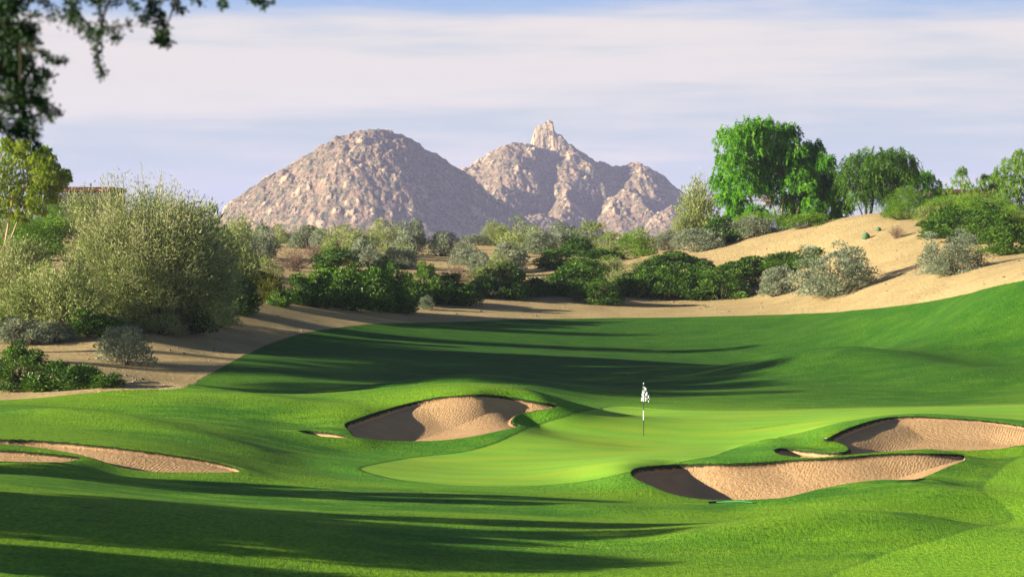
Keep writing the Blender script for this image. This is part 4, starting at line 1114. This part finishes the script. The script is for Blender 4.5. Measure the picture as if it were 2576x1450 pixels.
ck = b.math('MULTIPLY', b.math('SINE', b.math('MULTIPLY', b.math('ADD', sp_.outputs['X'], b.math('MULTIPLY', sp_.outputs['Z'], .12)), 36.)), b.math('SINE', b.math('MULTIPLY', sp_.outputs['Z'], 30.)))
b.l(b.bsdf(b.mix(b.mr(ck, .30, .42), (.88, .88, .87), (.015, .03, .02)), .7), out_.inputs[0])
fl = link('flag', np_mesh('flag', V, Q, CL, smooth=True), fs)
sm = fl.modifiers.new('thickness', 'SOLIDIFY'); sm.thickness = .004

# ------------------------------------------------------------------ rakes lying by the bunkers
RK_G = plain('green_handle', (.03, .20, .07), .5); RK_B = plain('black_rubber', (.015, .015, .017), .5); RK_W = plain('pale_handle', (.55, .55, .50), .5)
def rake(x0, y0, x1, y1, hm, lab):
    a = hit(x0, y0, full_z)[0]; c = hit(x1, y1, full_z)[0]
    ang = math.atan2(c[1] - a[1], c[0] - a[0]); L = math.hypot(c[0] - a[0], c[1] - a[1])
    root = empty('rake', (a[0], a[1], a[2] + .03), ang); tag(root, lab, 'rake', 'rakes left by the bunkers')
    k = 14; xs = np.linspace(0, L, k)
    zs = [float(full_z(a[0] + math.cos(ang) * t, a[1] + math.sin(ang) * t)) - a[2] for t in xs]
    zs = np.maximum(np.linspace(0, zs[-1], k), np.array(zs)) + .02
    V, Q = tubes([(np.stack([xs, 0 * xs, zs], 1), np.full(k, .016))], 8); link('handle', np_mesh('handle', V, Q, hm, smooth=True), root)
    V, Q = box((-.05, -.26, .0), (.015, .26, .05)); Vs, Qs = [V], [Q]
    for j in range(14):
        y = -.24 + j * .037; V, Q = box((-.035, y, -.06), (-.02, y + .012, -.001)); Vs.append(V); Qs.append(Q + 8 * (j + 1))
    link('head', np_mesh('head', np.vstack(Vs), np.vstack(Qs), RK_B), root)
rake(1802, 1266, 1893, 1267, RK_G, 'green handled rake lying at the near edge of the lower right bunker')
rake(2084, 1107, 2076, 1105, RK_W, 'short view of a pale rake at the left corner of the upper right bunker')
SIDE = [(-20, 38.0, 3.4, 1.2, .2, 4000), (-22, 42.8, 4.0, 1.7, .1, 10000), (-23.5, 46, 4.9, 2.2, .1, 12000), (-23, 48.2, 4.6, 1.8, .1, 9000), (-24, 50.6, 5.6, 1.9, .1, 10000), (-30, 59.5, 5.8, 1.8, .3, 9000), (-33, 61., 4.8, 1.1, .4, 5000), (-46, 103, 13.8, 4.4, .58, 34000), (-47, 109.5, 15.0, 4.8, .58, 34000), (-48, 116.5, 15.6, 4.8, .58, 34000), (-47, 121.5, 15.2, 3.4, .62, 24000)]
# ------------------------------------------------------------------ trees standing left of the view; their shadows cross the turf
def plain_crown(seed, lobes, n, L, Wd, mat):
    r = np.random.default_rng(seed); k = len(lobes)
    C = np.array([c for c, R in lobes]); R = np.array([R for c, R in lobes])
    li = r.choice(k, n, p=R ** 2 / (R ** 2).sum()); d = unit(r.normal(size=(n, 3)))
    Pn = C[li] + d * (R[li] * r.uniform(.3, 1.08, n) ** .6)[:, None]
    Dn = unit(d + r.normal(size=(n, 3)) * .8)
    V, Q = leaves(Pn, Dn, L * r.uniform(.6, 1.3, n), Wd * r.uniform(.7, 1.2, n), r)
    return np_mesh('crown', V, Q, mat, tint=np.repeat(r.uniform(0, 1, n), 4))
def side_tree(x, y, h, rad, seed, label, clear=.35, n=9000):
    r = np.random.default_rng(seed); z = float(base_z(x, y))
    root = empty('mesquite_tree', (x, y, z)); tag(root, label, 'tree', 'mesquite trees left of the view')
    lobes = []
    for k in range(16):
        a = r.uniform(0, 6.28); o = math.sqrt(r.uniform(0, 1)) * rad * .8; R = r.uniform(.22, .38) * rad
        lobes.append((np.array([math.cos(a) * o, math.sin(a) * o, h * r.uniform(clear + .12, .97) - R * .3]), R))
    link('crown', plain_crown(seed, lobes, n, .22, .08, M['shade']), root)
    V, Q = tubes([(curve((0, 0, -.2), (.1, .1, h * .6), (.15, .1, 0), 8), np.linspace(.2, .09, 8))], 8); link('trunk', np_mesh('trunk', V, Q, M['darkbark'], smooth=True), root)
    V, Q = tubes(limb_paths(r, (.05, .05, h * .35), [c for c, R in lobes], .07, .02), 5); link('limbs', np_mesh('limbs', V, Q, M['darkbark']), root)
for i, (x, y, h, rad, clr, n) in enumerate(SIDE):
    side_tree(x, y, h, rad, 700 + i, 'dark mesquite tree outside the left of the view, number %d counted away from the camera' % (i + 1), clr, n)

# ------------------------------------------------------------------ the near tree whose twigs hang into the top left corner
def near_tree():
    r = np.random.default_rng(77); D0 = 9.5
    root = empty('overhanging_tree', (-4.3, D0, float(base_z(-4.3, D0)))); tag(root, 'dark out of focus tree whose twigs hang into the top left corner', 'tree')
    org = np.array(root.location)
    def P(x, y, dz=0.): return at(x * .8633, y * .8633, D0 + dz) - org
    tk = np.array([4.3 - 4.3, 0, 0.])
    top = np.array([.25, .1, 3.6])
    V, Q = tubes([(curve((0, 0, -.3), top, (-.25, .1, 0), 10), np.linspace(.17, .08, 10))], 10)
    link('trunk', np_mesh('trunk', V, Q, M['darkbark'], smooth=True), root)
    boughs = [  # traced through the picture, some above its upper edge
        [(-300, -160), (-60, -90), (150, -45), (330, -30), (520, -20), (690, -12)],
        [(-300, 60), (-120, 30), (0, 10), (30, 90), (60, 180)],
        [(-300, 200), (-100, 180), (10, 200), (60, 260), (70, 330), (96, 372)],
        [(-300, 330), (-120, 300), (0, 290), (60, 300), (140, 300)],
    ]
    twigs = [  # hanging sprays: path, leaf density, leaf spread
        ([(195, -30), (205, 20), (215, 55), (240, 80), (268, 98), (285, 108)], 240, 13),
        ([(215, -30), (222, 10), (205, 40), (190, 60)], 110, 15),
        ([(285, -30), (290, 30), (292, 75), (315, 90), (345, 105), (330, 118)], 110, 9),
        ([(292, 75), (330, 80), (372, 72), (380, 70)], 34, 7),
        ([(289, 105), (284, 140), (285, 175), (296, 210), (300, 222)], 120, 8),
        ([(440, -30), (440, 10), (452, 40), (470, 62), (478, 95), (474, 122)], 380, 13),
        ([(440, 20), (425, 45), (415, 58), (430, 68)], 70, 7),
        ([(478, 100), (450, 118), (500, 122)], 80, 7),
        ([(500, -30), (505, 5), (520, 25), (530, 32)], 80, 9),
        ([(560, -30), (560, -2), (590, 2)], 50, 9),
        ([(650, -30), (655, 5), (648, 24)], 60, 6),
        ([(720, -30), (740, 2), (760, 4), (770, 22)], 70, 7),
        ([(700, -14), (745, 0), (795, 6)], 60, 6),
        ([(255, -30), (270, 4), (300, 6), (350, 4)], 150, 9),
        ([(350, -30), (380, 6), (392, 22), (398, 36)], 60, 8),
        ([(120, -30), (135, 8), (150, 22), (160, 50), (135, 60)], 60, 9),
        ([(0, -10), (30, 10), (80, 0), (130, -5)], 130, 10),
        ([(20, 20), (60, 38), (90, 45), (118, 42)], 60, 6),
        ([(0, 60), (20, 80), (70, 82), (98, 90)], 380, 15),
        ([(0, 40), (12, 100), (14, 160), (10, 230)], 800, 22),
        ([(20, 110), (55, 130), (85, 118), (100, 115)], 240, 13),
        ([(60, 130), (105, 146), (135, 165), (160, 180), (200, 176)], 110, 7),
        ([(20, 170), (60, 190), (80, 165)], 230, 14),
        ([(30, 200), (80, 205), (120, 212), (150, 218)], 170, 10),
        ([(0, 210), (40, 240), (85, 235), (130, 250)], 320, 14),
        ([(0, 260), (50, 265), (100, 290), (125, 300)], 280, 13),
        ([(60, 290), (110, 305), (140, 322), (178, 322)], 130, 8),
        ([(110, 320), (150, 345), (155, 335)], 50, 6),
        ([(0, 300), (40, 310), (70, 340), (110, 352)], 240, 12),
        ([(30, 330), (60, 370), (62, 390)], 150, 9),
        ([(0, 345), (20, 380), (50, 392), (100, 400)], 200, 10),
        ([(80, 345), (100, 380), (104, 410), (112, 440)], 120, 7),
        ([(-60, 100), (-30, 200), (-20, 300), (-40, 400)], 500, 30),
        ([(60, -30), (40, 20), (20, 40)], 200, 12),
        ([(220, -60), (330, -50), (440, -60)], 200, 26),
    ]
    lim = []
    for bgh in boughs:
        pts = np.array([P(x, y, r.normal() * .1) for x, y in bgh]); pts = np.vstack([[top * [1, 1, r.uniform(.5, .95)]], pts])
        lim.append((pts, np.linspace(.05, .005, len(pts))))
    V, Q = tubes(lim, 6); link('boughs', np_mesh('boughs', V, Q, M['darkbark'], smooth=True), root)
    tp = []; Pn = []; Dn = []
    for path, n, sp in twigs:
        dz = r.uniform(-.7, .7)
        pts = np.array([P(x, y, dz + .1 * i * r.normal() * .3) for i, (x, y) in enumerate(path)])
        bo = np.vstack([q_[0][1:] for q_ in lim]); nb = bo[int(np.argmin(np.linalg.norm(bo - pts[0], axis=1)))]
        tq = np.vstack([[nb], pts]); tp.append((tq, np.linspace(.006, .0015, len(tq))))
        t = r.uniform(0, 1, int(n * 1.6)) ** .85 * (len(pts) - 1); i = np.minimum(t.astype(int), len(pts) - 2); f = (t - i)[:, None]
        p = pts[i] * (1 - f) + pts[i + 1] * f
        m = (D0 + dz) / F
        off = r.normal(size=p.shape) * sp * m * .62
        Pn.append(p + off); Dn.append(unit(off + r.normal(size=p.shape) * .01))
    Pn = np.vstack(Pn); Dn = np.vstack(Dn)
    V, Q = tubes(tp, 4); link('twigs', np_mesh('twigs', V, Q, M['darkbark']), root)
    V, Q = leaves(Pn, Dn, 0.021 * r.uniform(.6, 1.2, len(Pn)), .012, r)
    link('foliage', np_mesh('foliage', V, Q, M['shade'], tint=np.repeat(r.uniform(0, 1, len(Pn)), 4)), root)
near_tree()
# ------------------------------------------------------------------ small stones on the desert sand
def gravel():
    r = np.random.default_rng(5); n = 9000
    y = r.uniform(100, 225, n); x = r.uniform(-.25, .25, n) * y
    t = sdf(tpoly, x, y, 3.0)
    k = (t < -.4) & (fbm(x / 6, y / 8, 3, 19) + r.uniform(-.5, .5, n) > .05); x, y = x[k], y[k]
    z = base_z(x, y); n = len(x)
    s = .03 + .11 * r.uniform(0, 1, n) ** 5
    ico = np.array([(1, 0, 0), (-1, 0, 0), (0, 1, 0), (0, -1, 0), (0, 0, 1), (0, 0, -1)], float)
    f = np.array([(0, 2, 4), (2, 1, 4), (1, 3, 4), (3, 0, 4), (2, 0, 5), (1, 2, 5), (3, 1, 5), (0, 3, 5)])
    V = ico[None] * s[:, None, None] * r.uniform(.6, 1.3, (n, 6, 1)) * [1, 1, .7] + np.stack([x, y, z + s * .25], 1)[:, None]
    Fc = (f[None] + np.arange(n)[:, None, None] * 6).reshape(-1, 3)
    ST = foliage_mat('stone', [(.10, .075, .05), (.26, .20, .13), (.42, .34, .24)], 0., .9)
    tag(link('gravel', np_mesh('gravel', V.reshape(-1, 3), Fc, ST, tint=np.repeat(r.uniform(0, 1, n), 6))), 'small stones and grit strewn over the desert sand', None, None, 'stuff')
gravel()
# ------------------------------------------------------------------ sky, sun, haze, camera
def build_light():
    w = bpy.data.worlds.new('World'); bpy.context.scene.world = w; w.use_nodes = True
    nt = w.node_tree; nt.nodes.clear(); b = NB(nt)
    out = nt.nodes.new('ShaderNodeOutputWorld'); bg = nt.nodes.new('ShaderNodeBackground')
    sky = nt.nodes.new('ShaderNodeTexSky'); sky.sky_type = 'NISHITA'; sky.sun_disc = False
    sky.sun_elevation = SUN_EL; sky.sun_rotation = math.radians(270) + SUN_AZ
    sky.altitude = 3000; sky.air_density = .6; sky.dust_density = .0; sky.ozone_density = 1.6
    tc = nt.nodes.new('ShaderNodeTexCoord').outputs['Generated']
    sep = b.n('ShaderNodeSeparateXYZ'); b.l(tc, sep.inputs[0])
    Zc = sep.outputs['Z']
    # thin high cloud in long level bands
    n1 = b.noise(b.mapping(tc, (2.2, 2.2, 26.)), 1.6, 4, .55)
    n2 = b.noise(b.mapping(tc, (5., 5., 60.)), 2.0, 4, .6)
    band = b.math('ADD', n1, b.math('MULTIPLY', b.math('SUBTRACT', n2, .5), .35))
    low = b.mr(Zc, .16, .105, 0., 1., True)                        # cloud sheet hangs low above the horizon
    prof = b.n('ShaderNodeValToRGB'); b.l(b.mr(Zc, 0., .14), prof.inputs[0])
    cr = prof.color_ramp; cr.interpolation = 'B_SPLINE'
    stops = [(0., .50), (.15, .28), (.30, .26), (.40, .75), (.52, 1.0), (.62, .9), (.68, .45), (.75, .12), (1., .35)]
    while len(cr.elements) > 1: cr.elements.remove(cr.elements[-1])
    cr.elements[0].position = 0; cr.elements[0].color = (stops[0][1],) * 3 + (1,)
    for p, v in stops[1:]:
        e = cr.elements.new(p); e.color = (v, v, v, 1)
    amt = b.math('ADD', prof.outputs[0], b.math('MULTIPLY', b.math('SUBTRACT', band, .5), 2.4))
    amt = b.mr(amt, .15, .95, 0., 1., True)
    amt = b.math('MULTIPLY', amt, b.mr(Zc, .24, .12, .06, 1., True))
    S = SKYS
    cloud = tuple(v / S for v in (.276, .256, .246))
    blue = b.mix(b.mr(Zc, .08, .102), tuple(v / S for v in (.154, .194, .222)), tuple(v / S for v in (.098, .160, .265)))
    clear = b.mix(low, sky.outputs[0], blue)
    colr = b.mix(amt, clear, cloud)
    b.l(colr, bg.inputs[0]); bg.inputs[1].default_value = S
    b.l(bg.outputs[0], out.inputs[0])
    ld = bpy.data.lights.new('sun', 'SUN'); ld.energy = 5.0; ld.angle = math.radians(.5); ld.color = (1.0, .90, .74)
    lo = bpy.data.objects.new('sun', ld); col.objects.link(lo)
    S_ = Vector((-math.cos(SUN_EL) * math.cos(SUN_AZ), math.cos(SUN_EL) * math.sin(SUN_AZ), math.sin(SUN_EL)))
    lo.rotation_euler = S_.to_track_quat('Z', 'Y').to_euler(); lo.location = (-60, 0, 40)
SKYS = .05
build_light()

def build_haze():
    m, nt, out = new_mat('haze'); b = NB(nt)
    v = nt.nodes.new('ShaderNodeVolumePrincipled'); v.inputs['Color'].default_value = (.62, .64, .95, 1); v.inputs['Density'].default_value = .95e-4
    b.l(v.outputs[0], out.inputs['Volume'])
    x0, x1, y0, y1, z0, z1 = -1400, 1400, -120, 6500, -16, 240
    x0, x1, y1 = -20000, 20000, 12500
    V = np.array([(x, y, z) for z in (z0, z1) for y in (y0, y1) for x in (x0, x1)], float)
    Q = np.array([(0, 2, 3, 1), (4, 5, 7, 6), (0, 1, 5, 4), (2, 6, 7, 3), (0, 4, 6, 2), (1, 3, 7, 5)])
    me = np_mesh('haze', V, Q, m)
    tag(link('haze', me), 'thin bluish desert haze in the air', None, None, 'stuff')
HAZE = True
if HAZE: build_haze()

cam = bpy.data.cameras.new('camera'); co = bpy.data.objects.new('camera', cam); col.objects.link(co)
co.location = (0, 0, CAMZ); co.rotation_euler = (math.pi / 2 - PITCH, 0, 0)
cam.lens = 80; cam.sensor_width = 36; cam.clip_end = 30000; cam.clip_start = .1
cam.dof.use_dof = True; cam.dof.focus_distance = 110; cam.dof.aperture_fstop = 4.5
sc = bpy.context.scene; sc.camera = co
sc.view_settings.view_transform = 'Standard'; sc.view_settings.look = 'None'; sc.view_settings.gamma = 1.0; sc.view_settings.exposure = 1.62
sc.cycles.max_bounces = 5; sc.cycles.diffuse_bounces = 2; sc.cycles.transparent_max_bounces = 4; sc.cycles.volume_bounces = 0
